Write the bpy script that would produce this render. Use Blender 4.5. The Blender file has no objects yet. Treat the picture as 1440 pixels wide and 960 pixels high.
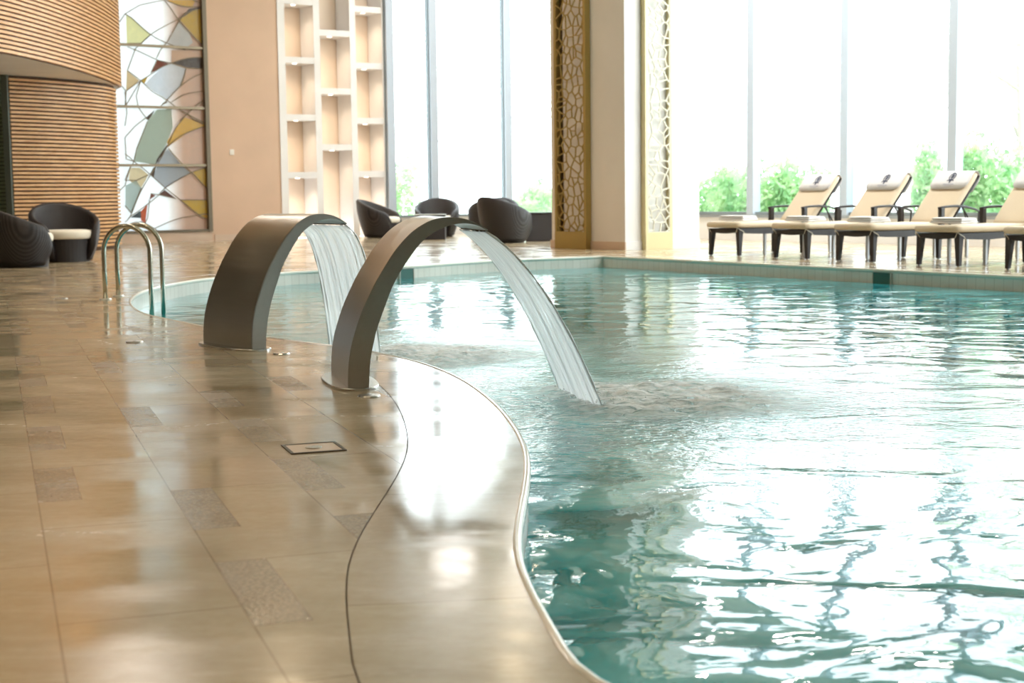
import bpy, bmesh, math, random
from mathutils import Vector, Matrix
from mathutils.geometry import tessellate_polygon
random.seed(7)
C = bpy.context.scene.collection
PI = math.pi

# ------------------------------------------------------------------ camera
F, HC = 2080.0, 0.9
pitch = math.atan((480-273)/F); roll = 0.0123
fwd = Vector((0, math.cos(pitch), -math.sin(pitch)))
up0 = Vector((0, math.sin(pitch), math.cos(pitch))); rt0 = Vector((1, 0, 0))
rt = rt0*math.cos(roll) - up0*math.sin(roll)
up = up0*math.cos(roll) + rt0*math.sin(roll)
CAM = Vector((0, 0, HC))
cd = bpy.data.cameras.new('camera'); cam = bpy.data.objects.new('camera', cd); C.objects.link(cam)
M = Matrix((rt, up, -fwd)).transposed().to_4x4(); M.translation = CAM
cam.matrix_world = M
cd.sensor_width = 36; cd.lens = F/1440*36; cd.clip_end = 400
cd.dof.use_dof = True; cd.dof.focus_distance = 7.2; cd.dof.aperture_fstop = 4.5
bpy.context.scene.camera = cam

def ray(px, py):
    return (fwd + rt*((px-720)/F) + up*((480-py)/F))
def G(px, py, z=0.0):            # point of the level z seen at a photo pixel
    d = ray(px, py); t = (z-HC)/d.z
    return CAM + d*t
def onplane(px, py, p0, n):      # point of a vertical plane seen at a photo pixel
    d = ray(px, py); return CAM + d*((p0-CAM).dot(n)/d.dot(n))

# ------------------------------------------------------------------ materials
def mat(name, col=(.8,.8,.8), rough=.5, metal=0, **kw):
    m = bpy.data.materials.new(name); m.use_nodes = True
    b = m.node_tree.nodes['Principled BSDF']
    b.inputs['Base Color'].default_value = (*col, 1)
    b.inputs['Roughness'].default_value = rough
    b.inputs['Metallic'].default_value = metal
    for k, v in kw.items(): b.inputs[k.replace('_', ' ')].default_value = v
    return m
class N:                          # tiny node helper
    def __init__(s, m): s.t = m.node_tree; s.m = m; s.b = s.t.nodes.get('Principled BSDF'); s.out = s.t.nodes.get('Material Output')
    def n(s, typ, **kw):
        x = s.t.nodes.new(typ)
        for k, v in kw.items():
            if k.startswith('i_'):
                key = k[2:]; key = int(key) if key.isdigit() else key.replace('_', ' ')
                if isinstance(v, bpy.types.NodeSocket): s.t.links.new(v, x.inputs[key])
                else: x.inputs[key].default_value = v
            else: setattr(x, k, v)
        return x
    def l(s, a, b): s.t.links.new(a, b)
    def math(s, op, a, b=None, c=None):
        x = s.t.nodes.new('ShaderNodeMath'); x.operation = op
        for i, v in enumerate((a, b, c)):
            if v is None: continue
            if isinstance(v, bpy.types.NodeSocket): s.l(v, x.inputs[i])
            else: x.inputs[i].default_value = v
        return x.outputs[0]
    def mix(s, f, a, b, typ='RGBA'):
        x = s.t.nodes.new('ShaderNodeMix'); x.data_type = typ
        ia, ib = (6, 7) if typ == 'RGBA' else (2, 3); o = 2 if typ == 'RGBA' else 0
        for i, v in ((0, f), (ia, a), (ib, b)):
            if isinstance(v, bpy.types.NodeSocket): s.l(v, x.inputs[i])
            else: x.inputs[i].default_value = v
        return x.outputs[o]
    def ramp(s, f, stops):
        x = s.t.nodes.new('ShaderNodeValToRGB'); e = x.color_ramp.elements
        while len(e) < len(stops): e.new(.5)
        for k, (p, c) in enumerate(stops):
            e[k].position = p; e[k].color = (*c, 1) if len(c) == 3 else c
        s.l(f, x.inputs[0]); return x.outputs[0]
    def noise(s, vec, scale, detail=3, rough=.5, dist=0):
        x = s.n('ShaderNodeTexNoise', i_Scale=scale, i_Detail=detail, i_Roughness=rough, i_Distortion=dist)
        s.l(vec, x.inputs['Vector']); return x.outputs['Fac']
    def pos(s): return s.n('ShaderNodeNewGeometry').outputs['Position']
    def obj(s): return s.n('ShaderNodeTexCoord').outputs['Object']
    def scaled(s, v, sc, rot=(0,0,0)):
        x = s.n('ShaderNodeMapping'); s.l(v, x.inputs[0]); x.inputs['Scale'].default_value = sc; x.inputs['Rotation'].default_value = rot
        return x.outputs[0]
    def bump(s, h, strength=.3, dist=.01):
        x = s.n('ShaderNodeBump', i_Strength=strength, i_Distance=dist); s.l(h, x.inputs['Height'])
        s.l(x.outputs[0], s.b.inputs['Normal']); return x.outputs[0]

def stone_mat(name, coping=False):
    m = mat(name); k = N(m)
    P = k.pos(); sp = k.n('ShaderNodeSeparateXYZ'); k.l(P, sp.inputs[0]); X, Y = sp.outputs[0], sp.outputs[1]
    U = k.math('ADD', k.math('MULTIPLY', X, .944), k.math('MULTIPLY', Y, .33))
    V = k.math('ADD', k.math('MULTIPLY', X, .33), k.math('MULTIPLY', Y, -.944))
    if coping:
        uv = k.n('ShaderNodeUVMap'); s2 = k.n('ShaderNodeSeparateXYZ'); k.l(uv.outputs[0], s2.inputs[0])
        arc = k.math('DIVIDE', s2.outputs[0], 1.15)
        fr = k.math('FRACT', arc); cell = k.math('FLOOR', arc)
        dj = k.math('MULTIPLY', k.math('MINIMUM', fr, k.math('SUBTRACT', 1, fr)), 1.15)
        joint = k.math('LESS_THAN', dj, .003)
        wn = k.n('ShaderNodeTexWhiteNoise', noise_dimensions='1D'); k.l(cell, wn.inputs['W']); rnd = wn.outputs['Value']
        mosaic = k.math('MULTIPLY', joint, 0)
    else:
        cu = k.math('DIVIDE', k.math('SUBTRACT', U, .095), .39); ci = k.math('FLOOR', cu); cf = k.math('FRACT', cu)
        w1 = k.n('ShaderNodeTexWhiteNoise', noise_dimensions='1D'); k.l(ci, w1.inputs['W'])
        rv = k.math('ADD', k.math('DIVIDE', k.math('SUBTRACT', V, -3.64), .97), k.math('MULTIPLY', k.math('SUBTRACT', ci, 1), .43))
        ri = k.math('FLOOR', rv); rf = k.math('FRACT', rv)
        du = k.math('MULTIPLY', k.math('MINIMUM', cf, k.math('SUBTRACT', 1, cf)), .39)
        dv = k.math('MULTIPLY', k.math('MINIMUM', rf, k.math('SUBTRACT', 1, rf)), .97)
        joint = k.math('MAXIMUM', k.math('LESS_THAN', du, .0028), k.math('LESS_THAN', dv, .0028))
        cx = k.n('ShaderNodeCombineXYZ'); k.l(ci, cx.inputs[0]); k.l(ri, cx.inputs[1])
        wn = k.n('ShaderNodeTexWhiteNoise', noise_dimensions='3D'); k.l(cx.outputs[0], wn.inputs['Vector']); rnd = wn.outputs['Value']
        sc = k.n('ShaderNodeSeparateColor'); k.l(wn.outputs['Color'], sc.inputs[0])
        has = k.math('GREATER_THAN', sc.outputs[1], .45)
        strip = k.math('MULTIPLY', k.math('LESS_THAN', cf, .32), k.math('LESS_THAN', rf, .6))
        mosaic = k.math('MULTIPLY', has, strip)
        e1_ = k.math('MULTIPLY', k.math('LESS_THAN', k.math('ABSOLUTE', k.math('SUBTRACT', cf, .32)), .006), k.math('LESS_THAN', rf, .6))
        e2_ = k.math('MULTIPLY', k.math('LESS_THAN', k.math('ABSOLUTE', k.math('SUBTRACT', rf, .6)), .0025), k.math('LESS_THAN', cf, .32))
        joint = k.math('MAXIMUM', joint, k.math('MULTIPLY', has, k.math('MAXIMUM', e1_, e2_)))
    big = k.noise(k.scaled(P, (1.2, 3.2, 1), (0,0,.3)), 1.1, 6, .6, .6)
    fine = k.noise(P, 26, 6, .65)
    vein = k.noise(k.scaled(P, (1, 4, 1), (0,0,.35)), 2.2, 8, .7, 1.2)
    c = k.ramp(big, [(.25, (.40,.31,.19)), (.5, (.49,.395,.26)), (.75, (.56,.465,.33))])
    c = k.mix(k.math('MULTIPLY', k.math('SUBTRACT', rnd, .5), .42), c, (.64,.53,.42,1))
    c = k.mix(k.math('MULTIPLY', k.math('GREATER_THAN', rnd, .62), .25), c, (.36,.25,.15,1))
    c = k.mix(k.ramp(vein, [(.52, (0,0,0)), (.6, (.28,)*3), (.64, (0,0,0))]), c, (.62,.50,.36,1))
    c = k.mix(k.ramp(fine, [(.35, (.2,)*3), (.6, (0,0,0))]), c, (.33,.23,.13,1))
    vo = k.n('ShaderNodeTexVoronoi', i_Scale=90); k.l(P, vo.inputs['Vector'])
    mc = k.mix(k.ramp(vo.outputs['Distance'], [(.2, (0,0,0)), (.55, (1,1,1))]), (.36,.28,.18,1), (.22,.165,.10,1))
    c = k.mix(k.math('MULTIPLY', mosaic, .8), c, mc)
    c = k.mix(k.math('MULTIPLY', joint, .65), c, (.22,.145,.08,1))
    k.l(c, k.b.inputs['Base Color'])
    # wet film near the fountains, drier away: the roughness varies in puddle shapes
    pud = k.noise(k.scaled(P, (1, 1.6, 1), (0,0,.3)), 1.5, 4, .55, .8)
    r = k.ramp(pud, [(.38, (.06,)*3), (.5, (.13,)*3), (.68, (.24,)*3)])
    r = k.math('ADD', r, k.math('MULTIPLY', fine, .06))
    r = k.math('ADD', r, k.math('MULTIPLY', mosaic, .08))
    k.l(r, k.b.inputs['Roughness'])
    k.b.inputs['IOR'].default_value = 1.55
    h = k.math('SUBTRACT', k.math('MULTIPLY', k.noise(P, 3, 2), .18), k.math('MULTIPLY', joint, .5))
    h = k.math('ADD', h, k.math('MULTIPLY', k.math('MULTIPLY', mosaic, vo.outputs['Distance']), .5))
    k.bump(h, .22, .006)
    return m
m_stone = stone_mat('beige_limestone_slabs'); m_coping = stone_mat('limestone_coping', True)

m_lip = mat('pale_wet_edge', (.82,.76,.66), .12)
m_groove = mat('joint_mortar', (.12,.08,.05), .9)
def plaster(name, col, rough=.6, amt=.06):
    m = mat(name, col, rough); k = N(m); P = k.pos()
    n = k.noise(P, 1.3, 4)
    d = tuple(max(0, x*(1-amt*2)) for x in col)
    k.l(k.mix(n, (*d,1), (*[min(1,x*(1+amt)) for x in col],1)), k.b.inputs['Base Color'])
    k.bump(k.noise(P, 90, 2), .04, .003); return m
m_tan = plaster('tan_plaster', (.68,.47,.33))
m_white = plaster('white_plaster', (.86,.84,.83))
m_colbeige = plaster('shaded_white_plaster', (.80,.75,.70))
m_shelfin = plaster('peach_plaster', (.88,.72,.58))
m_skirt = plaster('stone_skirting', (.66,.50,.38), .3)
m_ceil = plaster('ceiling_paint', (.80,.78,.74))
m_frame = mat('grey_window_aluminium', (.46,.52,.60), .4, .1)
m_frame2 = mat('dark_window_gasket', (.20,.24,.27), .5)

def tilewall():
    m = mat('pool_band_tiles', (.6,.55,.42), .15); k = N(m)
    uv = k.n('ShaderNodeUVMap'); br = k.n('ShaderNodeTexBrick', offset=0.0, i_Scale=1.0)
    br.inputs['Brick Width'].default_value = .12; br.inputs['Row Height'].default_value = .30; br.inputs['Mortar Size'].default_value = .004
    br.inputs['Color1'].default_value = (.78,.73,.66,1); br.inputs['Color2'].default_value = (.72,.67,.60,1); br.inputs['Mortar'].default_value = (.60,.55,.48,1)
    k.l(uv.outputs[0], br.inputs['Vector']); k.l(br.outputs[0], k.b.inputs['Base Color']); return m
m_tile = tilewall()
def basin():
    m = mat('turquoise_pool_tiles', (.1,.6,.6), .3); k = N(m); P = k.pos()
    n = k.noise(P, 2.2, 3, .5, 1.0)
    c = k.ramp(n, [(.3, (.05,.52,.56)), (.5, (.10,.68,.70)), (.7, (.22,.82,.82))])
    k.l(c, k.b.inputs['Base Color']); return m
m_basin = basin()

SPL = []   # splash centres, filled below
def water_mat(splashes):
    m = bpy.data.materials.new('pool_water'); m.use_nodes = True; k = N(m)
    k.t.nodes.remove(k.b)
    P = k.pos()
    w1 = k.noise(k.scaled(P, (.75, 1.0, 1), (0,0,.5)), 2.3, 2, .45, .9)
    w2 = k.noise(k.scaled(P, (1, 1.5, 1), (0,0,-.4)), 6.5, 2, .5, .6)
    w3 = k.noise(P, 24, 3, .55, .3)
    msk = None
    for (sx, sy, r) in splashes:
        d = k.n('ShaderNodeVectorMath', operation='DISTANCE'); k.l(P, d.inputs[0]); d.inputs[1].default_value = (sx, sy, -.16)
        f = k.math('SUBTRACT', 1, k.math('DIVIDE', d.outputs['Value'], r)); f = k.math('MAXIMUM', f, 0)
        msk = f if msk is None else k.math('MAXIMUM', msk, f)
    h = k.math('ADD', k.math('MULTIPLY', w1, .026), k.math('MULTIPLY', w2, .0024))
    h = k.math('ADD', h, k.math('MULTIPLY', w3, k.math('ADD', .00015, k.math('MULTIPLY', k.math('MULTIPLY', msk, msk), .022))))
    bp = k.n('ShaderNodeBump', i_Strength=1.0, i_Distance=1.0); k.l(h, bp.inputs['Height'])
    gl = k.n('ShaderNodeBsdfGlossy', i_Roughness=.015); gl.inputs['Color'].default_value = (1,1,1,1); k.l(bp.outputs[0], gl.inputs['Normal'])
    tr = k.n('ShaderNodeBsdfTransparent'); tr.inputs['Color'].default_value = (.55,.90,.90,1)
    df = k.n('ShaderNodeBsdfDiffuse'); k.l(bp.outputs[0], df.inputs['Normal'])
    tint = k.ramp(w1, [(.35, (.012,.29,.34)), (.5, (.05,.48,.54)), (.66, (.20,.70,.74))])  # light and dark ripple refraction painted into the body colour
    foam = k.math('MULTIPLY', k.ramp(k.noise(k.scaled(P,(1,2.2,1)), 13, 6, .65, .8), [(.45, (0,)*3), (.62, (1,)*3)]), k.math('MINIMUM', k.math('MULTIPLY', k.math('MULTIPLY', msk, msk), 1.6), 1))
    k.l(k.mix(foam, tint, (.9,.95,.96,1)), df.inputs['Color'])
    body = k.n('ShaderNodeMixShader'); body.inputs[0].default_value = .62; k.l(tr.outputs[0], body.inputs[1]); k.l(df.outputs[0], body.inputs[2])
    fr = k.n('ShaderNodeFresnel', i_IOR=1.33); k.l(bp.outputs[0], fr.inputs['Normal'])
    mx = k.n('ShaderNodeMixShader'); k.l(fr.outputs[0], mx.inputs[0]); k.l(body.outputs[0], mx.inputs[1]); k.l(gl.outputs[0], mx.inputs[2])
    k.l(mx.outputs[0], k.out.inputs[0]); return m

def steel_mat():
    m = mat('brushed_stainless_steel', (.44,.42,.385), .24, 1.0); k = N(m); k.b.inputs['Anisotropic'].default_value = .4
    n = k.noise(k.scaled(k.obj(), (4, .25, 4)), 9, 3, .6)
    k.l(k.math('ADD', .27, k.math('MULTIPLY', n, .10)), k.b.inputs['Roughness'])
    k.l(k.mix(n, (.40,.38,.35,1), (.47,.45,.42,1)), k.b.inputs['Base Color']); return m
m_steel = steel_mat()
m_steel2 = mat('polished_steel_tube', (.55,.53,.45), .16, 1.0)
m_steel3 = mat('satin_steel_cap', (.72,.70,.66), .25, 1.0)
def sheet_mat():
    m = bpy.data.materials.new('falling_water'); m.use_nodes = True; k = N(m); k.t.nodes.remove(k.b)
    uv = k.n('ShaderNodeUVMap').outputs[0]
    n = k.noise(k.scaled(uv, (34, 1.0, 1)), 1.0, 5, .65, .25)
    n2 = k.noise(k.scaled(uv, (9, .5, 1)), 1.0, 2, .5)
    f = k.ramp(n, [(.36, (0,)*3), (.64, (1,)*3)])
    g = k.n('ShaderNodeBsdfGlossy', i_Roughness=.12); g.inputs['Color'].default_value = (.95,.98,1,1)
    b = k.n('ShaderNodeBump', i_Strength=.8, i_Distance=.01); k.l(n, b.inputs['Height']); k.l(b.outputs[0], g.inputs['Normal'])
    tr = k.n('ShaderNodeBsdfTransparent'); tr.inputs['Color'].default_value = (.93,.98,.98,1)
    tl = k.n('ShaderNodeBsdfTranslucent'); tl.inputs['Color'].default_value = (.97,.99,1,1)
    df = k.n('ShaderNodeBsdfDiffuse'); df.inputs['Color'].default_value = (.96,.99,1,1)
    a = k.n('ShaderNodeMixShader'); a.inputs[0].default_value = .35; k.l(tl.outputs[0], a.inputs[1]); k.l(df.outputs[0], a.inputs[2])
    a2 = k.n('ShaderNodeMixShader'); a2.inputs[0].default_value = .15; k.l(a.outputs[0], a2.inputs[1]); k.l(g.outputs[0], a2.inputs[2])
    x = k.n('ShaderNodeMixShader'); k.l(k.math('ADD', .55, k.math('ADD', k.math('MULTIPLY', f, .46), k.math('MULTIPLY', n2, .32))), x.inputs[0])
    k.l(tr.outputs[0], x.inputs[1]); k.l(a2.outputs[0], x.inputs[2]); k.l(x.outputs[0], k.out.inputs[0]); return m
m_sheet = sheet_mat()
def foam_mat():
    m = bpy.data.materials.new('white_foam'); m.use_nodes = True; k = N(m); k.t.nodes.remove(k.b)
    df = k.n('ShaderNodeBsdfDiffuse'); df.inputs['Color'].default_value = (.97,.98,1,1); df.inputs['Normal'].default_value = (0,0,1)
    tr = k.n('ShaderNodeBsdfTransparent')
    n = k.noise(k.scaled(k.pos(), (.6,1.5,1)), 11, 6, .7, 1.0)
    uv = k.n('ShaderNodeUVMap').outputs[0]; s = k.n('ShaderNodeSeparateXYZ'); k.l(uv, s.inputs[0])
    f = k.math('MULTIPLY', k.ramp(n, [(.33, (0,)*3), (.58, (1,)*3)]), s.outputs[0])
    x = k.n('ShaderNodeMixShader'); k.l(f, x.inputs[0]); k.l(tr.outputs[0], x.inputs[1]); k.l(df.outputs[0], x.inputs[2])
    k.l(x.outputs[0], k.out.inputs[0]); return m
m_foam = foam_mat()
m_drop = mat('water_drops', (.9,.95,.97), .1, 0, Alpha=.55)
def glass_mat():
    m = bpy.data.materials.new('window_glass'); m.use_nodes = True; k = N(m); k.t.nodes.remove(k.b)
    g = k.n('ShaderNodeBsdfGlossy', i_Roughness=.02); tr = k.n('ShaderNodeBsdfTransparent'); tr.inputs['Color'].default_value = (.95,.98,.97,1)
    x = k.n('ShaderNodeMixShader'); x.inputs[0].default_value = .05; k.l(tr.outputs[0], x.inputs[1]); k.l(g.outputs[0], x.inputs[2])
    k.l(x.outputs[0], k.out.inputs[0]); return m
m_glass = glass_mat()
m_tabletop = mat('clear_table_glass', (.75,.80,.82), .05, 0, IOR=1.5)
def dark_glass():
    m = bpy.data.materials.new('greenish_glass_panel'); m.use_nodes = True; k = N(m); k.t.nodes.remove(k.b)
    g = k.n('ShaderNodeBsdfGlossy', i_Roughness=.03); g.inputs['Color'].default_value = (.8,.9,.85,1)
    tr = k.n('ShaderNodeBsdfTransparent'); tr.inputs['Color'].default_value = (.62,.72,.62,1)
    x = k.n('ShaderNodeMixShader'); x.inputs[0].default_value = .12; k.l(tr.outputs[0], x.inputs[1]); k.l(g.outputs[0], x.inputs[2])
    k.l(x.outputs[0], k.out.inputs[0]); return m
m_dglass = dark_glass()
def wood_mat():
    m = mat('honey_wood_slats', (.62,.36,.17), .38); k = N(m)
    n = k.noise(k.scaled(k.pos(), (1.5, 1.5, 22)), 2.2, 5, .6, .5)
    k.l(k.ramp(n, [(.3, (.50,.24,.08)), (.55, (.72,.40,.16)), (.75, (.84,.54,.27))]), k.b.inputs['Base Color']); return m
m_wood = wood_mat(); m_wooddark = mat('dark_slat_backing', (.10,.045,.02), .7)
def wicker_mat():
    m = mat('dark_woven_wicker', (.022,.018,.020), .42); k = N(m); o = k.obj()
    w = k.n('ShaderNodeTexWave', wave_type='BANDS', bands_direction='Z', i_Scale=26, i_Distortion=.0); k.l(o, w.inputs['Vector'])
    w2 = k.n('ShaderNodeTexWave', wave_type='BANDS', bands_direction='X', i_Scale=18); k.l(o, w2.inputs['Vector'])
    f = k.math('MULTIPLY', w.outputs['Fac'], w2.outputs['Fac'])
    k.l(k.mix(f, (.012,.009,.010,1), (.040,.032,.034,1)), k.b.inputs['Base Color'])
    k.bump(f, .6, .006); return m
m_wicker = wicker_mat()
def cloth(name, col, s=60, st=.2):
    m = mat(name, col, .85); k = N(m); k.b.inputs['Sheen Weight'].default_value = .2
    n = k.noise(k.obj(), s, 3); k.l(k.mix(n, (*[x*.93 for x in col],1), (*col,1)), k.b.inputs['Base Color']); k.bump(n, st, .004); return m
m_cream = cloth('cream_cushion_fabric', (.76,.62,.45)); m_ivory = cloth('ivory_seat_fabric', (.86,.80,.68))
m_towel = cloth('white_terry_towel', (.86,.83,.82), 140, .6); m_hood = cloth('white_linen_headrest', (.80,.78,.80))
m_emb = mat('navy_embroidery', (.05,.06,.12), .7); m_emb2 = mat('grey_embroidery', (.42,.43,.50), .7)
m_silver = mat('silver_leg_metal', (.55,.58,.62), .35, .8)
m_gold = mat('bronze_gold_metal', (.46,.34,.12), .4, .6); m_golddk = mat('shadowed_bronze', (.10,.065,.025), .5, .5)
m_goldlt = mat('lit_gold_metal', (.66,.56,.32), .4, .5); m_palebar = mat('lit_gold_lattice', (.80,.76,.64), .5, .1)
m_backing = plaster('lattice_backing', (.90,.84,.78)); m_backing2 = plaster('lit_lattice_backing', (.86,.86,.84))
m_lens = bpy.data.materials.new('lamp_lens'); m_lens.use_nodes = True
m_lens.node_tree.nodes['Principled BSDF'].inputs['Emission Color'].default_value = (1,.88,.70,1)
m_lens.node_tree.nodes['Principled BSDF'].inputs['Emission Strength'].default_value = 9
m_openshade = mat('opening_shade', (.03,.12,.10), .4); m_switch = mat('switch_plastic', (.85,.80,.74), .4)
m_lead = mat('bronze_lead', (.20,.15,.09), .45, .4); m_bar = mat('bronze_glazing_bar', (.33,.27,.19), .45, .4)
def stained():
    m = bpy.data.materials.new('stained_glass'); m.use_nodes = True; k = N(m); k.t.nodes.remove(k.b)
    a = k.n('ShaderNodeVertexColor', layer_name='tint'); n = k.noise(k.pos(), 9, 4, .6, .8)
    c = k.mix(k.math('MULTIPLY', k.math('SUBTRACT', 1, n), .30), a.outputs['Color'], (.30,.36,.34,1))
    tl = k.n('ShaderNodeBsdfTranslucent'); k.l(c, tl.inputs[0]); df = k.n('ShaderNodeBsdfDiffuse'); k.l(c, df.inputs[0])
    g = k.n('ShaderNodeBsdfGlossy', i_Roughness=.12)
    b = k.n('ShaderNodeBump', i_Strength=.3, i_Distance=.02); k.l(n, b.inputs['Height']); k.l(b.outputs[0], g.inputs['Normal'])
    x = k.n('ShaderNodeMixShader'); k.l(a.outputs['Alpha'], x.inputs[0]); k.l(df.outputs[0], x.inputs[1]); k.l(tl.outputs[0], x.inputs[2])
    y = k.n('ShaderNodeMixShader'); y.inputs[0].default_value = .025; k.l(x.outputs[0], y.inputs[1]); k.l(g.outputs[0], y.inputs[2])
    k.l(y.outputs[0], k.out.inputs[0]); return m
m_stained = stained()
def leaf_mat(name, a, b):
    m = bpy.data.materials.new(name); m.use_nodes = True; k = N(m); k.t.nodes.remove(k.b)
    n = k.noise(k.pos(), 3.5, 3); c = k.ramp(n, [(.35, a), (.65, b)])
    tl = k.n('ShaderNodeBsdfTranslucent'); k.l(c, tl.inputs[0]); df = k.n('ShaderNodeBsdfDiffuse'); k.l(c, df.inputs[0])
    x = k.n('ShaderNodeMixShader'); x.inputs[0].default_value = .45; k.l(df.outputs[0], x.inputs[1]); k.l(tl.outputs[0], x.inputs[2])
    k.l(x.outputs[0], k.out.inputs[0]); return m
m_leaf = leaf_mat('fresh_green_leaves', (.36,.62,.34), (.66,.82,.50)); m_leaf2 = leaf_mat('glare_washed_leaves', (.74,.82,.68), (.86,.90,.76))  # leaf colours lifted pale for a glare-washed look, trees most
m_bark = mat('pale_bark', (.60,.55,.50), .8)
m_ground = plaster('pale_garden_paving', (.60,.62,.56))

# ------------------------------------------------------------------ mesh helpers
def link(name, bm, m, parent=None, smooth=False, loc=None, rotz=0):
    me = bpy.data.meshes.new(name); bm.normal_update(); bm.to_mesh(me); bm.free()
    for x in (m if isinstance(m, (list, tuple)) else [m]): me.materials.append(x)
    if smooth:
        for p in me.polygons: p.use_smooth = True
    o = bpy.data.objects.new(name, me); C.objects.link(o)
    if parent: o.parent = parent
    if loc is not None: o.location = loc
    o.rotation_euler.z = rotz
    return o
def struct(o): o['kind'] = 'structure'; return o
def tag(o, label, cat, group=None):
    o['label'] = label; o['category'] = cat
    if group: o['group'] = group
    return o
def empty(name, loc=(0,0,0), rotz=0):
    o = bpy.data.objects.new(name, None); o.empty_display_size = .1; C.objects.link(o); o.location = loc; o.rotation_euler.z = rotz; return o
def thing(name, label, cat, loc=(0,0,0), rotz=0, group=None): return tag(empty(name, loc, rotz), label, cat, group)
def copy_tree(o, parent=None):
    c = o.copy(); C.objects.link(c)
    if parent: c.parent = parent
    for ch in list(o.children): copy_tree(ch, c)
    return c
def box(bm, a, b, mi=0):
    x0,y0,z0 = a; x1,y1,z1 = b
    v = [bm.verts.new(p) for p in ((x0,y0,z0),(x1,y0,z0),(x1,y1,z0),(x0,y1,z0),(x0,y0,z1),(x1,y0,z1),(x1,y1,z1),(x0,y1,z1))]
    for q in ((3,2,1,0),(4,5,6,7),(0,1,5,4),(1,2,6,5),(2,3,7,6),(3,0,4,7)):
        f = bm.faces.new([v[i] for i in q]); f.material_index = mi
    return v
def obox(bm, o, ax, ay, az, mi=0):  # box from corner o with edge vectors
    c = [o, o+ax, o+ax+ay, o+ay]; v = [bm.verts.new(p) for p in c] + [bm.verts.new(p+az) for p in c]
    for q in ((3,2,1,0),(4,5,6,7),(0,1,5,4),(1,2,6,5),(2,3,7,6),(3,0,4,7)):
        f = bm.faces.new([v[i] for i in q]); f.material_index = mi
def bevel(bm, w, seg=2):
    bmesh.ops.bevel(bm, geom=list(bm.edges), offset=w, segments=seg, affect='EDGES', profile=.5)
def tube(bm, pts, r, n=12, caps=True, rs=None):
    pts = [Vector(p) for p in pts]; rings = []
    prev = None
    for i, p in enumerate(pts):
        t = (pts[min(i+1, len(pts)-1)] - pts[max(i-1, 0)]).normalized()
        if prev is None:
            a = Vector((0,0,1)) if abs(t.z) < .9 else Vector((1,0,0)); u = t.cross(a).normalized()
        else: u = (prev - t*prev.dot(t)).normalized()
        prev = u; w = t.cross(u); rr = rs[i] if rs else r
        rings.append([bm.verts.new(p + (u*math.cos(2*PI*k/n) + w*math.sin(2*PI*k/n))*rr) for k in range(n)])
    for a, b in zip(rings, rings[1:]):
        for k in range(n): bm.faces.new((a[k], a[(k+1)%n], b[(k+1)%n], b[k]))
    if caps: bm.faces.new(rings[0][::-1]); bm.faces.new(rings[-1])
def disc(bm, c, r, h, n=32, rtop=None):
    rtop = rtop or r
    a = [bm.verts.new((c[0]+r*math.cos(2*PI*k/n), c[1]+r*math.sin(2*PI*k/n), c[2])) for k in range(n)]
    b = [bm.verts.new((c[0]+rtop*math.cos(2*PI*k/n), c[1]+rtop*math.sin(2*PI*k/n), c[2]+h)) for k in range(n)]
    for k in range(n): bm.faces.new((a[k], a[(k+1)%n], b[(k+1)%n], b[k]))
    bm.faces.new(a[::-1]); bm.faces.new(b)
def V3(p, z=0): return Vector((p[0], p[1], z))

# ------------------------------------------------------------------ pool outline
E1 = Vector((.573, -.819, 0)); E2 = Vector((.819, .573, 0))
near_px = [(830,958),(800,915),(770,870),(745,825),(730,788),(727,757),(733,720),(741,680),(743,645),(735,617),(715,587),(690,561),(650,533),(600,512),(540,497),(470,486),(375,474),(300,461),(230,447),(204,441),(189,433),(183,424),(189,415),(207,407),(240,399),(300,390),(380,384),(440,380),(570,374),(640,369),(720,364.5),(800,361.5),(848,359.8)]
ctrl = [G(*p) for p in near_px]
pre = [Vector((3.2,-2.0,0)), Vector((2.0,.2,0)), Vector((1.15,1.3,0)), Vector((.55,2.15,0))]
ctrl = pre + ctrl
def catmull(P, step=.12):
    out = []
    for i in range(len(P)-1):
        p0, p1, p2, p3 = P[max(i-1,0)], P[i], P[i+1], P[min(i+2,len(P)-1)]
        n = max(2, int((p2-p1).length/step))
        for k in range(n):
            t = k/n
            out.append(.5*((2*p1)+(p2-p0)*t+(2*p0-5*p1+4*p2-p3)*t*t+(3*p1-p0-3*p2+p3)*t**3))
    out.append(P[-1]); return out
curve = catmull(ctrl)
# light smoothing so that the edge reads as one sweep
for _ in range(3):
    curve = [curve[0]] + [(curve[i-1]+curve[i]*2+curve[i+1])/4 for i in range(1, len(curve)-1)] + [curve[-1]]
c0 = curve[-1]
farend = c0 + Vector((.537,-.844,0)).normalized()*19.0
seg = [c0 + (farend-c0)*(i/60) for i in range(1, 61)]
back = [farend + (Vector((3.2,-2.0,0))-farend)*(i/20) for i in range(1, 20)]
loop = curve + seg + back
area = sum(loop[i].x*loop[(i+1)%len(loop)].y - loop[(i+1)%len(loop)].x*loop[i].y for i in range(len(loop)))
if area < 0: loop.reverse()          # counter-clockwise: outward normal is to the right of travel
def offset(L, d):
    out = []
    for i, p in enumerate(L):
        t = (L[(i+1)%len(L)] - L[i-1]).normalized(); out.append(p + Vector((t.y, -t.x, 0))*d)
    return out
WZ = -.16
arc = [0]
for i in range(len(loop)): arc.append(arc[-1] + (loop[(i+1)%len(loop)]-loop[i]).length)
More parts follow.
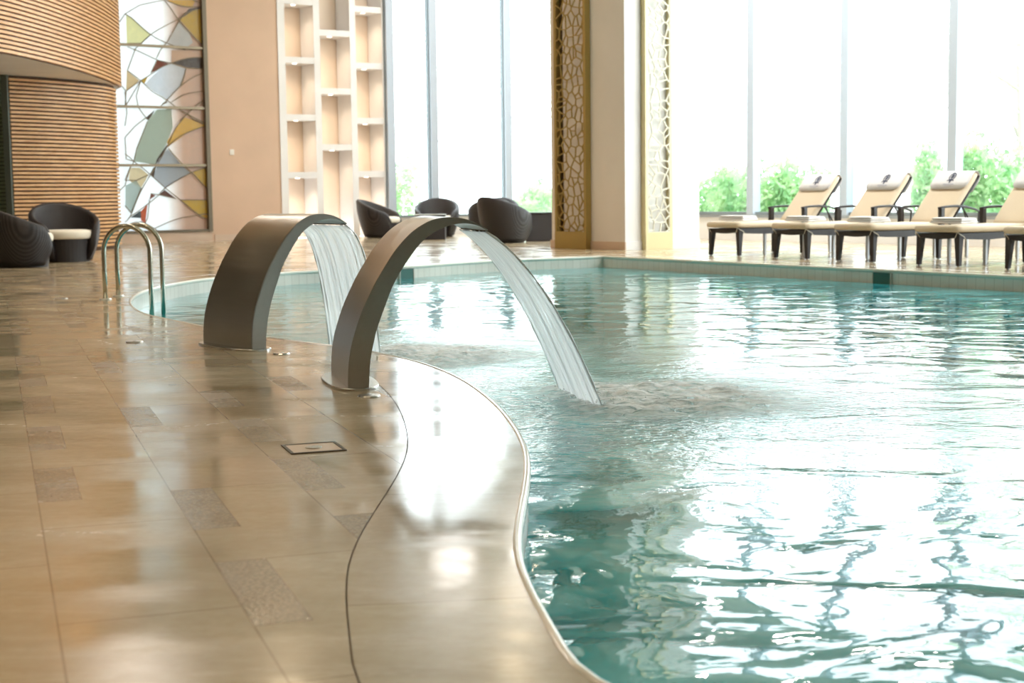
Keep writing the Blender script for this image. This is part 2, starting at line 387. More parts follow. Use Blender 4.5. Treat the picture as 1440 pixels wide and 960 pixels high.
def band(name, La, za, Lb, zb, m, parent=None, smooth=False):
    bm = bmesh.new(); uvl = bm.loops.layers.uv.new('UVMap'); n = len(La)
    A = [bm.verts.new((p.x,p.y,za)) for p in La]; B = [bm.verts.new((p.x,p.y,zb)) for p in Lb]
    wv = (Lb[0]-La[0]).length + abs(zb-za)
    for i in range(n):
        j = (i+1)%n; f = bm.faces.new((A[i],A[j],B[j],B[i]))
        for lp, uv in zip(f.loops, ((arc[i],0),(arc[i+1],0),(arc[i+1],wv),(arc[i],wv))): lp[uvl].uv = uv
    return link(name, bm, m, parent, smooth)
CW = .42
Lc = offset(loop, CW); Lf = offset(loop, CW+.004); Lg0 = offset(loop, CW-.03); Lg1 = offset(loop, CW+.035)
coping = struct(band('trim_1', loop, 0, Lc, 0, m_coping))
struct(band('coping_joint', Lg0, -.003, Lg1, -.003, m_groove, coping))
# rounded pale lip along the water side
def lip():
    bm = bmesh.new(); n = len(loop); rings = []
    prof = [(.014, .0005), (.010, .003), (.004, .004), (-.004, .0025), (-.009, -.006), (-.009, -.032), (.004, -.036)]
    offs = [offset(loop, a) for a, _ in prof]
    for i in range(n): rings.append([bm.verts.new((offs[k][i].x, offs[k][i].y, prof[k][1])) for k in range(len(prof))])
    for i in range(n):
        a, b = rings[i], rings[(i+1)%n]
        for k in range(len(prof)-1): bm.faces.new((a[k], a[k+1], b[k+1], b[k]))
    return struct(link('coping_lip', bm, m_lip, coping, True))
lip()
bandw = struct(band('wall_pool', loop, -.30, loop, -.002, m_tile))
struct(band('basin_side', loop, -1.35, loop, -.30, m_basin, bandw))
bm = bmesh.new(); vs = [bm.verts.new((p.x,p.y,-1.35)) for p in loop]
for t in tessellate_polygon([loop]): bm.faces.new([vs[i] for i in t])
bmesh.ops.recalc_face_normals(bm, faces=bm.faces); struct(link('floor_pool', bm, m_basin))

# ------------------------------------------------------------------ room shell
P_STAIN = Vector((-7.9, 30, 0))                 # back wall line through here along E2
NB = Vector((E2.y, -E2.x, 0))                   # back wall normal, into the room
P_WIN = Vector((3.59, 28.5, 0))                 # right window wall line along E1
NR = Vector((-E2.x, -E2.y, 0))
CEIL = 7.2
def tback(px):                                   # distance along the back wall for a photo column (at eye level)
    return (onplane(px, 275, P_STAIN, NB) - P_STAIN).dot(E2)
def bk(t, z=0, out=0): return P_STAIN + E2*t + NB*out + Vector((0,0,z))
def rw(s, z=0, out=0): return P_WIN + E1*s + NR*out + Vector((0,0,z))
outer = [bk(-7), bk(13.9), rw(-2.1), rw(24), Vector((rw(24).x, -6, 0)), Vector((-14, -6, 0)), Vector((-14, bk(-7).y, 0))]
bm = bmesh.new(); allp = outer + Lf; vs = [bm.verts.new((p.x,p.y,0)) for p in allp]
for t in tessellate_polygon([outer, Lf]):
    try: bm.faces.new([vs[i] for i in t])
    except ValueError: pass
bmesh.ops.recalc_face_normals(bm, faces=bm.faces)
for f in bm.faces:
    if f.normal.z < 0: f.normal_flip()
struct(link('floor', bm, m_stone))
bm = bmesh.new(); bm.faces.new([bm.verts.new((p.x,p.y,CEIL)) for p in outer]); struct(link('ceiling', bm, m_ceil))
def wallbox(name, a, b, z0, z1, th, nrm, m, parent=None):   # solid wall from a to b, thickness away from the room
    bm = bmesh.new(); obox(bm, Vector((a.x,a.y,z0)), Vector((b.x-a.x,b.y-a.y,0)), nrm*(-th), Vector((0,0,z1-z0)))
    bmesh.ops.recalc_face_normals(bm, faces=bm.faces); return struct(link(name, bm, m, parent))
m_rear = plaster('dark_brown_plaster', (.22,.17,.12))  # unseen walls coloured dark to dim steel reflections and the near floor
wallbox('wall_rear', outer[4], outer[5], 0, CEIL, .2, Vector((0,1,0)), m_rear)
wallbox('wall_left', outer[5], outer[6], 0, CEIL, .2, Vector((1,0,0)), m_rear)
wallbox('wall_side', outer[3], outer[4], 0, CEIL, .2, Vector((-1,0,0)), m_white)

tS0, tS1 = tback(120), tback(297)               # stained glass opening
tT1 = tback(396)                                # tan wall end
tH1 = tback(548)                                # shelf unit end
wallbox('wall_back_left', bk(-7), bk(tS0), 0, CEIL, .25, NB, m_tan)
wb = wallbox('wall_back', bk(tS1), bk(tT1), 0, CEIL, .25, NB, m_tan)
wallbox('wall_back_sill', bk(tS0), bk(tS1), 0, .20, .25, NB, m_skirt)
wallbox('baseboard_back', bk(tS1+.05,0,.02), bk(tT1,0,.02), 0, .13, .03, NB, m_skirt)
wallbox('wall_back_recess', bk(tT1-.05,0,-.62), bk(tH1+.05,0,-.62), 0, CEIL, .2, NB, m_shelfin)
wallbox('wall_return', outer[1], outer[2], 0, CEIL, .25, Vector((-.95,-.2,0)).normalized()*1.0, m_white)

# ---- windows
def pane_mesh(a, b, z0, z1, nrm):
    bm = bmesh.new(); obox(bm, Vector((a.x,a.y,z0)), Vector((b.x-a.x,b.y-a.y,0)), nrm*(-.012), Vector((0,0,z1-z0))); bmesh.ops.recalc_face_normals(bm, faces=bm.faces); return bm
wn = 0
def window(P, e, nrm, s0, s1, sill, mw, md, lead=True):
    """one bay: frame (left mullion, head, sill rail) with its pane"""
    global wn; wn += 1
    top = CEIL-.2
    bm = bmesh.new(); Z = Vector((0,0,1))
    def fb(sa, sb, za, zb, d0, d1, mi=0): obox(bm, P+e*sa+nrm*d0+Z*za, e*(sb-sa), nrm*(d1-d0), Z*(zb-za), mi)
    fb(s0-mw/2, s0+mw/2, sill, top, -.06, md, 0)                       # mullion
    fb(s0-mw/2-.022, s0-mw/2, sill, top, -.05, md*.55, 1)              # dark gasket
    fb(s0+mw/2, s1-mw/2-.022, sill, sill+.055, -.06, md*.5, 1)
    fb(s0+mw/2, s1-mw/2-.022, top-.07, top, -.06, md*.5, 0)
    bmesh.ops.recalc_face_normals(bm, faces=bm.faces)
    w = struct(link('window_%d' % wn, bm, [m_frame, m_frame2]))
    a, b = P+e*(s0+mw/2)+nrm*.0, P+e*(s1-mw/2-.022)+nrm*.0
    struct(link('window_pane', pane_mesh(a, b, sill+.055, top-.07, nrm), m_glass, w)); return w
SILL = .47
def s_right(px): return (onplane(px, 275, P_WIN, NR) - P_WIN).dot(E1)
sr = [s_right(1061), s_right(1197.5), s_right(1344)]
stp = (sr[2]-sr[0])/2
bays = [-2.05, sr[0]] + [sr[0]+stp*i for i in range(1, 10)]
for a, b in zip(bays, bays[1:]): window(P_WIN, E1, NR, a, b, SILL, .17, .12)
wallbox('wall_right', rw(-2.1), rw(24), 0, SILL, .3, NR, m_white)
wallbox('trim_2', rw(-2.1,0,.03), rw(24,0,.03), SILL-.05, SILL, .33, NR, m_frame)
wallbox('wall_right_head', rw(-2.1), rw(24), CEIL-.2, CEIL, .3, NR, m_white)
wallbox('wall_right_end', rw(bays[-1]-.09), rw(24), SILL, CEIL-.2, .3, NR, m_white)
tb = [tback(609.5), tback(713)]; stb = tb[1]-tb[0]
baysb = [tH1+.02, tb[0], tb[1], tb[1]+stb, 13.85]
SILB = .40
for a, b in zip(baysb, baysb[1:]): window(P_STAIN, E2, NB, a, b, SILB, .19, .12)
wallbox('wall_back_right', bk(tH1), bk(13.9), 0, SILB, .3, NB, m_white)
wallbox('wall_back_head', bk(tS0), bk(13.9), CEIL-.2, CEIL, .9, NB, m_white)

# ---- niche shelf wall
def niches():
    root = struct(empty('wall_shelves')); Z = Vector((0,0,1))
    xs = [tback(396), tback(450.5), tback(500.5), tback(549)]
    uw = .15; D = .6; ST = .13
    bm = bmesh.new()
    ups = [(xs[0], xs[0]+uw+.02), (xs[1]-uw/2, xs[1]+uw/2), (xs[2]-uw/2, xs[2]+uw/2), (xs[3]-uw, xs[3])]
    for a, b in ups: obox(bm, bk(a,0,-D), E2*(b-a), NB*(D+.02), Z*CEIL)
    bmesh.ops.recalc_face_normals(bm, faces=bm.faces); struct(link('shelf_uprights', bm, m_white, root))
    def zat(px, py):
        return onplane(px, py, P_STAIN, NB).z
    cols = [(420, [2, 84.5, 165, 246]), (474, [-80, 47, 128.5, 207]), (523, [14, 93, 170, 244.5])]
    k = 0
    for ci, (px, ys) in enumerate(cols):
        a, b = ups[ci][1], ups[ci+1][0]
        zs = sorted(zat(px, y) for y in ys)
        pitch_ = (zs[-1]-zs[0])/(len(zs)-1)
        z = zs[-1] + pitch_
        while z < 6.6: zs.append(z); z += pitch_
        for z in zs:
            bm = bmesh.new(); obox(bm, bk(a,z-ST/2,-D), E2*(b-a), NB*(D+.015), Z*ST); bmesh.ops.recalc_face_normals(bm, faces=bm.faces)
            sh = struct(link('shelf_board', bm, m_white, root))
            c = bk((a+b)/2-.06, z-ST/2, -.12)
            bm = bmesh.new(); disc(bm, (c.x,c.y,c.z-.006), .045, .008, 20); struct(link('downlight_lens', bm, m_lens, sh))
            if z < 5.6:
                ld = bpy.data.lights.new('shelf_downlight', 'SPOT'); ld.energy = 26; ld.color = (1,.80,.58); ld.spot_size = 2.3; ld.spot_blend = 1; ld.shadow_soft_size = .06
                lo = bpy.data.objects.new('shelf_downlight', ld); C.objects.link(lo); lo.location = (c.x, c.y, c.z-.03)
niches()

# ---- stained glass window
def stained_glass():
    root = tag(empty('stained_glass_window', bk(tS0, .2)), 'tall stained glass window with white, amber and brown curved pieces beside the slatted wood wall', 'window')
    NN = NB; OUT = -.06; z1 = CEIL-.2
    inv = Matrix.Translation(-root.location)
    def loc(p): return Vector(p) - root.location
    def A(x, y): return (165+x/5.65, y/5.65)
    def B(x, y): return (165+x/5.65, 165+y/5.65)
    def W(pt, out): return loc(onplane(pt[0], pt[1], P_STAIN+NN*out, NN))
    # base panes: tint carries sky brightness at left, the tan wall behind at right
    bm = bmesh.new(); cl = bm.loops.layers.float_color.new('tint')
    def poly(pts, col, out):
        f = bm.faces.new([bm.verts.new(p) for p in pts])
        for lp in f.loops: lp[cl] = col
    tm = tback(234)
    nz = 12
    for r in range(nz):
        za, zb = .2+(z1-.2)*r/nz, .2+(z1-.2)*(r+1)/nz
        poly([loc(bk(tS0,za,OUT)), loc(bk(tm,za,OUT)), loc(bk(tm,zb,OUT)), loc(bk(tS0,zb,OUT))], (.70,.77,.82,.26), 0)
        PA, PB = (.70,.77,.82,.26), (.64,.42,.32,.0); tn = tback(262)
        q = [loc(bk(tm,za,OUT)), loc(bk(tn,za,OUT)), loc(bk(tn,zb,OUT)), loc(bk(tm,zb,OUT))]
        f = bm.faces.new([bm.verts.new(p) for p in q])
        for lp, c in zip(f.loops, (PA,PB,PB,PA)): lp[cl] = c
        poly([loc(bk(tn,za,OUT)), loc(bk(tS1,za,OUT)), loc(bk(tS1,zb,OUT)), loc(bk(tn,zb,OUT))], PB, 0)
    YG=(.80,.48,.07,.22); YD=(.62,.40,.04,.12); BR=(.06,.025,.015,.02); RD=(.22,.035,.01,.1); GB=(.42,.46,.52,.25); PY=(.86,.80,.42,.6); GN=(.42,.50,.42,.28)
    pcs = [
     (A, [(380,0),(450,30),(540,55),(600,50),(620,0)], YG), (A, [(495,155),(600,85),(690,65),(690,375),(580,250)], YD),
     (A, [(480,155),(540,105),(570,70),(690,52),(690,62),(600,85),(500,150)], BR), (A, [(70,110),(260,275),(190,345),(75,345)], PY),
     (A, [(315,475),(410,505),(340,540),(265,580)], RD), (A, [(190,640),(245,605),(215,665)], YD),
     (A, [(430,502),(570,460),(705,455),(705,548),(570,540)], BR), (A, [(75,560),(175,640),(70,725)], (.75,.55,.30,.5)),
     (A, [(345,842),(360,820),(385,803),(400,812)], BR), (A, [(220,940),(300,870),(250,958)], BR),
     (B, [(240,30),(310,-60),(430,-70),(440,80),(385,220),(300,375),(130,350),(180,180)], GN),
     (B, [(530,0),(600,20),(700,65),(560,120),(400,235),(395,190),(460,90)], YG),
     (B, [(395,215),(400,235),(330,340),(300,385),(315,330)], BR), (B, [(255,455),(290,395),(310,390),(290,480)], BR),
     (B, [(400,250),(520,390),(580,440),(380,560),(290,480),(330,330)], GB), (B, [(600,435),(735,390),(735,590)], YD),
     (B, [(330,615),(375,575),(465,645)], (.10,.02,.015,.02)), (B, [(265,605),(305,620),(255,655)], RD),
     (B, [(500,655),(745,655),(745,765),(650,775)], YD), (B, [(655,777),(745,772),(745,820)], YG),
     (B, [(180,755),(240,690),(222,840),(190,820)], (.60,.10,.02,.3)), (B, [(105,795),(185,740),(190,800)], (.05,.07,.10,.05)),
     (B, [(100,400),(180,400),(250,455),(190,560),(90,500)], (.80,.66,.42,.45)), (B, [(65,540),(150,500),(190,560),(110,760),(65,700)], (.50,.60,.58,.4)),
     (B, [(225,850),(260,860),(310,885),(250,880)], BR),
     (A, [(430,400),(700,400),(700,455),(570,460),(430,500)], (.62,.40,.28,.03)),
     (A, [(400,345),(490,170),(570,250),(600,340),(540,385)], (.62,.62,.64,.2)),
     (A, [(215,670),(340,545),(430,505),(545,545),(500,690),(400,795)], (.76,.82,.92,.30)),
    ]
    for i, (fn, pts, col) in enumerate(pcs):
        poly([W(fn(*p), OUT+.004+.0006*i) for p in pts], col, 0)
    # the pattern carries on above what the photo frames
    rnd = random.Random(3)
    ztop = onplane(240, 0, P_STAIN, NN).z + .1
    cols = [YG, YD, BR, GB, RD, PY, (.8,.86,.9,.7)]
    for j in range(16):
        t0 = tS0 + (tS1-tS0)*rnd.random()*.8; z = ztop + rnd.random()*(z1-ztop-.7); c = cols[j%7]
        poly([loc(bk(t0,z,OUT+.02+j*.0005)), loc(bk(t0+.45,z+.15,OUT+.02+j*.0005)), loc(bk(t0+.3,z+.6,OUT+.02+j*.0005))], c, 0)
    link('glass_pieces', bm, m_stained, root)
    # lead lines
    leads = [
     (A,[(0,200),(60,110),(110,140)]),(A,[(75,345),(190,345),(265,275)]),(A,[(60,110),(180,40),(370,0)]),(A,[(0,640),(70,725),(60,850)]),(A,[(60,850),(185,640)]),(A,[(140,395),(80,560)]),
     (A,[(185,640),(150,760),(165,850)]),(A,[(310,465),(340,400),(400,325)]),(B,[(60,160),(70,330),(130,350)]),(B,[(60,500),(150,500),(250,455)]),(B,[(60,700),(110,760),(190,560)]),(B,[(0,600),(60,540),(100,400)]),(B,[(60,860),(150,830),(220,840),(340,915)]),(A,[(60,730),(75,900),(60,1000)]),
     (A,[(110,140),(265,275),(400,345),(540,395)]),(A,[(80,372),(140,395),(220,430),(315,475),(430,502)]),(A,[(130,400),(265,275),(400,195),(490,150),(560,100),(690,55)]),
     (A,[(370,0),(420,60),(480,150),(560,240),(690,375)]),(A,[(400,325),(440,250),(490,170),(540,100)]),(A,[(380,0),(460,32),(560,55),(690,50)]),(A,[(600,0),(650,20),(690,25)]),
     (A,[(80,560),(185,640),(270,720),(400,800),(480,860),(600,930),(715,985)]),(A,[(60,730),(185,640),(245,605),(340,540),(430,500),(560,462),(705,455)]),(A,[(430,502),(560,540),(705,548)]),
     (A,[(500,690),(530,610),(545,545)]),(A,[(430,810),(520,755),(600,735),(705,720)]),(A,[(345,842),(400,790),(500,685),(600,615),(705,570)]),(A,[(500,960),(600,860),(705,780)]),
     (A,[(265,580),(315,475)]),(A,[(165,850),(200,900),(240,950)]),
     (B,[(130,350),(210,410),(290,480),(380,560),(500,655),(650,775),(745,820)]),(B,[(100,790),(240,690),(330,615),(380,560),(590,437),(735,390)]),
     (B,[(405,245),(500,355),(590,440),(735,590)]),(B,[(300,880),(400,835),(500,800),(640,775),(745,762)]),(B,[(500,655),(745,655)]),
     (B,[(60,830),(100,790),(180,600),(260,460),(310,385),(395,230),(460,90),(530,0)]),(B,[(560,-30),(600,15),(715,65)]),(B,[(400,235),(470,170),(560,120),(705,65)]),
     (B,[(130,350),(150,260),(180,180),(240,30)]),(B,[(60,160),(140,70),(230,0)]),(B,[(265,605),(330,615),(465,645)]),(B,[(255,655),(240,800),(220,840)]),(B,[(60,500),(100,400),(130,350),(60,290)])]
    bm = bmesh.new()
    for fn, pts in leads:
        P3 = [W(fn(*p), OUT+.03) for p in pts]
        # smooth
        Q = catmull(P3, .08) if len(P3) > 3 else P3
        for a, b in zip(Q, Q[1:]):
            if (b-a).length < 1e-4: continue
            d = (b-a).normalized(); s = d.cross(NN).normalized()*.008
            obox(bm, a-s, b-a, s*2, NN*.012)
    bmesh.ops.recalc_face_normals(bm, faces=bm.faces); link('lead_lines', bm, m_lead, root)
    Z = Vector((0,0,1))
    zb = [onplane(236, y, P_STAIN, NN).z for y in (65.5, 151, 232.3)]; dz = (zb[0]-zb[2])/2
    z = zb[0]
    while z+dz < z1: z += dz; zb.append(z)
    for z in zb:
        bm = bmesh.new(); obox(bm, loc(bk(tS0,z-.026,-.05)), E2*(tS1-tS0), NN*.07, Z*.052); bmesh.ops.recalc_face_normals(bm, faces=bm.faces); link('glazing_bar', bm, m_bar, root)
    bm = bmesh.new()
    obox(bm, loc(bk(tS1-.085,.2,-.10)), E2*.085, NN*.15, Z*(z1-.2)); obox(bm, loc(bk(tS0,.2,-.10)), E2*.08, NN*.15, Z*(z1-.2)); obox(bm, loc(bk(tS0+.08,.2,-.10)), E2*(tS1-tS0-.165), NN*.13, Z*.05)
    bmesh.ops.recalc_face_normals(bm, faces=bm.faces); link('window_frame', bm, mat('dark_bronze_frame', (.16,.13,.09), .45, .5), root)
stained_glass()

# wall switch on the tan wall
p = onplane(326, 214, P_STAIN, NB)
sw = thing('wall_switch', 'small pale switch plate on the tan wall beside the stained glass', 'switch', p, math.atan2(E2.y, E2.x))
bm = bmesh.new(); box(bm, (-.05,-.014,-.06), (.05,0,.06)); bevel(bm, .004); link('switch_plate', bm, m_switch, sw)
bm = bmesh.new(); box(bm, (-.018,-.022,-.03), (.018,-.013,.03)); bevel(bm, .002); link('rocker', bm, m_switch, sw)

# ------------------------------------------------------------------ column with lattice panels
CP = Vector((1.80, 23.3, 0)); CL, CR = 1.93, 1.56
def col_pt(a, b, z=0): return CP - E1*a + E2*b + Vector((0,0,z))
bm = bmesh.new(); v = [col_pt(0,0), col_pt(0,CR), col_pt(CL,CR), col_pt(CL,0)]
lo_ = [bm.verts.new((p.x,p.y,0)) for p in v]; hi_ = [bm.verts.new((p.x,p.y,CEIL)) for p in v]
for i in range(4):
    f = bm.faces.new((lo_[i], lo_[(i+1)%4], hi_[(i+1)%4], hi_[i])); f.material_index = 1 if i == 3 else 0  # left face coloured darker to hold its shade, the rest white
bmesh.ops.recalc_face_normals(bm, faces=bm.faces)
colo = struct(link('wall_column', bm, [m_white, m_colbeige]))
bm = bmesh.new()
obox(bm, col_pt(CL+.02,-.02), E1*(CL+.04), E2*.02, Vector((0,0,.13))); bmesh.ops.recalc_face_normals(bm, faces=bm.faces)
struct(link('baseboard_column', bm, m_skirt, colo))
bm = bmesh.new(); obox(bm, col_pt(-.02,0), E2*CR, E1*(-.02), Vector((0,0,.13))); bmesh.ops.recalc_face_normals(bm, faces=bm.faces)
struct(link('baseboard_column', bm, m_white, colo))

def voronoi_edges(w, h, cell, rnd):
    nx, ny = max(2, round(w/cell)), round(h/cell); pts = {}
    for i in range(-1, nx+1):
        for j in range(-1, ny+1): pts[i,j] = Vector(((i-.1+1.2*rnd.random())*w/nx, (j-.1+1.2*rnd.random())*h/ny))
    edges = set()
    for i in range(0, nx):
        for j in range(0, ny):
            p = pts[i,j]; pl = [Vector((p.x-1,p.y-1)), Vector((p.x+1,p.y-1)), Vector((p.x+1,p.y+1)), Vector((p.x-1,p.y+1))]
            for di in (-2,-1,0,1,2):
                for dj in (-2,-1,0,1,2):
                    if (di, dj) == (0,0) or (i+di, j+dj) not in pts: continue
                    q = pts[i+di,j+dj]; m_ = (p+q)/2; n_ = q-p; out = []
                    for k in range(len(pl)):
                        a, b = pl[k], pl[(k+1)%len(pl)]; da, db = (a-m_).dot(n_), (b-m_).dot(n_)
                        if da <= 0: out.append(a)
                        if da*db < 0: out.append(a+(b-a)*(da/(da-db)))
                    pl = out
            for k in range(len(pl)):
                a, b = pl[k], pl[(k+1)%len(pl)]
                # clip to rectangle
                t0, t1 = 0.0, 1.0; d = b-a; ok = True
                for pp, qq in ((-d.x, a.x), (d.x, w-a.x), (-d.y, a.y), (d.y, h-a.y)):
                    if abs(pp) < 1e-9:
                        if qq < 0: ok = False
                    else:
                        r = qq/pp
                        if pp < 0: t0 = max(t0, r)
                        else: t1 = min(t1, r)
                if not ok or t0 >= t1: continue
                a2, b2 = a+d*t0, a+d*t1
                if (b2-a2).length < .012: continue
                key = tuple(sorted(((round(a2.x,3), round(a2.y,3)), (round(b2.x,3), round(b2.y,3))))); edges.add(key)
    return edges
def lattice_panel(label, origin, e, nrm, w, seed, mfr, mback, mbar):
    """panel standing on the floor, face along e, thickness along nrm"""
    root = thing('lattice_panel', label, 'decorative screen', origin, 0, None)
    Z = Vector((0,0,1)); O = Vector((0,0,0)); T = .11; H = CEIL-.02; fb = .05; base = .27
    def part(name, boxes, m):
        bm = bmesh.new()
        for b in boxes: obox(bm, *b)
        bmesh.ops.recalc_face_normals(bm, faces=bm.faces); return link(name, bm, m, root)
    part('base_panel', [(O, e*w, nrm*(T+.004), Z*base)], mfr)
    part('side_frame', [(O+Z*base, e*fb, nrm*T, Z*(H-base))], mfr)
    part('side_frame', [(O+e*(w-fb)+Z*base, e*fb, nrm*T, Z*(H-base))], mfr)
    part('backing_board', [(O+e*(fb+.08)+Z*base+nrm*.004, e*(w-2*fb-.08), nrm*.012, Z*(H-base))], mback)
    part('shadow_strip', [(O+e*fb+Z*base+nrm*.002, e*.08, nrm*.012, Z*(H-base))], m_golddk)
    bm = bmesh.new(); rnd = random.Random(seed); ww = w-2*fb; hh = H-base
    for (a, b) in voronoi_edges(ww, hh, .15, rnd):
        a3 = O+e*(fb+a[0])+Z*(base+a[1])+nrm*(T-.022); b3 = O+e*(fb+b[0])+Z*(base+b[1])+nrm*(T-.022)
        d = (b3-a3).normalized(); s = d.cross(nrm).normalized()*.0085
        obox(bm, a3-s, b3-a3, s*2, nrm*.018)
    for xx in (0, ww-.012): obox(bm, O+e*(fb+xx)+Z*base+nrm*(T-.022), e*.012, nrm*.018, Z*hh)
    for zz in (0, hh-.012): obox(bm, O+e*fb+Z*(base+zz)+nrm*(T-.022), e*ww, nrm*.018, Z*.012)
    bmesh.ops.recalc_face_normals(bm, faces=bm.faces); link('lattice', bm, mbar, root)
NL = -E2
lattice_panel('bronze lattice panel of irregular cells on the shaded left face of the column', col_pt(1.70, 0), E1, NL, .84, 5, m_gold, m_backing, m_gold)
lattice_panel('gold lattice panel in lit, paler colours on the bright right face of the column', col_pt(0, .33), E2, E1, .56, 9, m_goldlt, m_backing2, m_palebar)  # lit copy of the bronze panel, brightness put into its colours

# ------------------------------------------------------------------ curved slatted wood
def smoothpath(P, step=.15): return catmull([Vector((x,y,0)) for x,y in P], step)
def slats(path, z0, z1, pitch_, h, th, side):
    bm = bmesh.new(); z = z0; n = len(path); nr = []
    for i in range(n):
        t = (path[min(i+1,n-1)]-path[max(i-1,0)]).normalized(); nr.append(Vector((t.y,-t.x,0))*side)
    while z+h < z1+1e-6:
        rings = [[bm.verts.new(p+q*d+Vector((0,0,zz))) for d, zz in ((0,z),(th,z),(th,z+h),(0,z+h))] for p, q in zip(path, nr)]
        for a, b in zip(rings, rings[1:]):
            for k in range(4): bm.faces.new((a[k], a[(k+1)%4], b[(k+1)%4], b[k]))
        bm.faces.new(rings[0]); bm.faces.new(rings[-1]); z += pitch_
    bmesh.ops.recalc_face_normals(bm, faces=bm.faces); return bm
def ribbon(path, z0, z1):
    bm = bmesh.new(); a = [bm.verts.new((p.x,p.y,z0)) for p in path]; b = [bm.verts.new((p.x,p.y,z1)) for p in path]
    for i in range(len(path)-1): bm.faces.new((a[i],a[i+1],b[i+1],b[i]))
    return bm
SOF = 2.96
up_path = smoothpath([(-8.6,16.2),(-7.75,18.6),(-7.21,20.85),(-7.03,22.3),(-6.97,23.8),(-6.99,25.0),(-7.05,26.1),(-7.14,27.1),(-7.26,27.9),(-7.62,28.5),(-8.6,28.75),(-10.5,28.8)])
drum = thing('slatted_drum', 'overhanging curved drum of honey wood slats above the wicker armchairs', 'wall cladding', (-8.5,23,SOF))
def shift(path, o): return [p-Vector((o.x,o.y,0)) for p in path]
upl = shift(up_path, drum.location)
link('slats', slats(upl, .02, CEIL-SOF-.02, .066, .041, .045, 1), m_wood, drum)
link('backing', ribbon(upl, .0, CEIL-SOF-.01), m_wooddark, drum)
bm = bmesh.new(); pl = up_path+[Vector((-13.5,28.8,0)), Vector((-13.5,16.2,0))]; pl = shift(pl, drum.location)
pl2 = [Vector((p.x,p.y,0)) for p in pl]; vs = [bm.verts.new((p.x,p.y,.005)) for p in pl2]
for t in tessellate_polygon([pl2]): bm.faces.new([vs[i] for i in t])
link('soffit', bm, plaster('grey_soffit_paint', (.90,.90,.96)), drum)
lo_path = smoothpath([(-8.30,24.8),(-7.87,25.4),(-7.52,26.1),(-7.32,26.7),(-7.26,27.2),(-7.36,27.8),(-7.9,28.2),(-9.0,28.4)])
lw = thing('slatted_wall', 'curved lower wall of honey wood slats behind the wicker armchairs', 'wall cladding', (-8.2,26.4,0))
lol = shift(lo_path, lw.location)
link('slats', slats(lol, .06, SOF-.03, .067, .039, .045, 1), m_wood, lw)
link('backing', ribbon(lol, 0, SOF), m_wooddark, lw)
# glass panel and post to its left
gp = thing('glass_partition', 'greenish glass partition left of the slatted wood wall', 'partition', (-8.33,24.75,0))
bm = bmesh.new(); box(bm, (-.05,-.05,0), (.05,.05,SOF)); link('post', bm, mat('dark_green_post', (.10,.12,.10), .4, .3), gp)
bm = bmesh.new(); box(bm, (-2.6,-.008,.05), (-.05,.008,SOF-.02)); link('glass_sheet', bm, m_dglass, gp)
bm = bmesh.new(); box(bm, (-2.6,-.03,0), (-.05,.03,.05)); link('floor_channel', bm, mat('channel_metal', (.2,.2,.18), .4, .5), gp)
bs = thing('reflection_slats', 'slatted wall continued behind the glass partition for the slats reflected in it', 'wall cladding', (-9.6,25.6,0))  # added slats behind the glass stand for slats reflected in it
pth = [Vector((-2.5,.2,0)), Vector((-1,.2,0)), Vector((1.15,.25,0))]
link('slats', slats(pth, .04, SOF-.02, .067, .045, .03, 1), mat('grey_lit_wood', (.50,.44,.30), .5), bs)  # greyish light on the slats is put into the wood colour
link('backing', ribbon(pth, 0, SOF), mat('grey_green_backing', (.14,.14,.10), .7), bs)

# ------------------------------------------------------------------ fountains
zo = [(205,885),(205,800),(215,700),(240,600),(275,500),(325,390),(370,310),(430,215),(500,135),(560,90),(620,62),(690,52),(760,58),(820,78),(880,113)]
zi = [(305,880),(312,750),(330,650),(345,590),(380,490),(420,385),(455,320),(500,250),(560,172),(620,125),(680,97),(740,84),(790,84),(835,95),(878,117)]
def px_(p): return (430+p[0]/3.4286, 290+p[1]/3.4286)
base_n = G(489.8, 548.5)
aN = Vector((.97,.25,0)).normalized(); wN = Vector((-aN.y, aN.x, 0)); 
def prof(pts):
    out = []
    for p in pts:
        q = onplane(*px_(p), base_n, wN); out.append(((q-base_n).dot(aN), q.z))
    return out
PO, PIN = prof(zo), prof(zi)
PO[0] = (PO[0][0], 0); PIN[0] = (PIN[0][0], 0)
def resamp(P, n):
    P = [Vector((a,b,0)) for a,b in P]
    Q = catmull(P, .02); L = [0]
    for a,b in zip(Q,Q[1:]): L.append(L[-1]+(b-a).length)
    out = []; j = 0
    for i in range(n):
        t = L[-1]*i/(n-1)
        while j < len(L)-2 and L[j+1] < t: j += 1
        f = (t-L[j])/max(1e-9, L[j+1]-L[j]); out.append(Q[j].lerp(Q[j+1], min(1,f)))
    return out
NP = 48
RO, RI = resamp(PO, NP), resamp(PIN, NP)
tip = RO[-1]
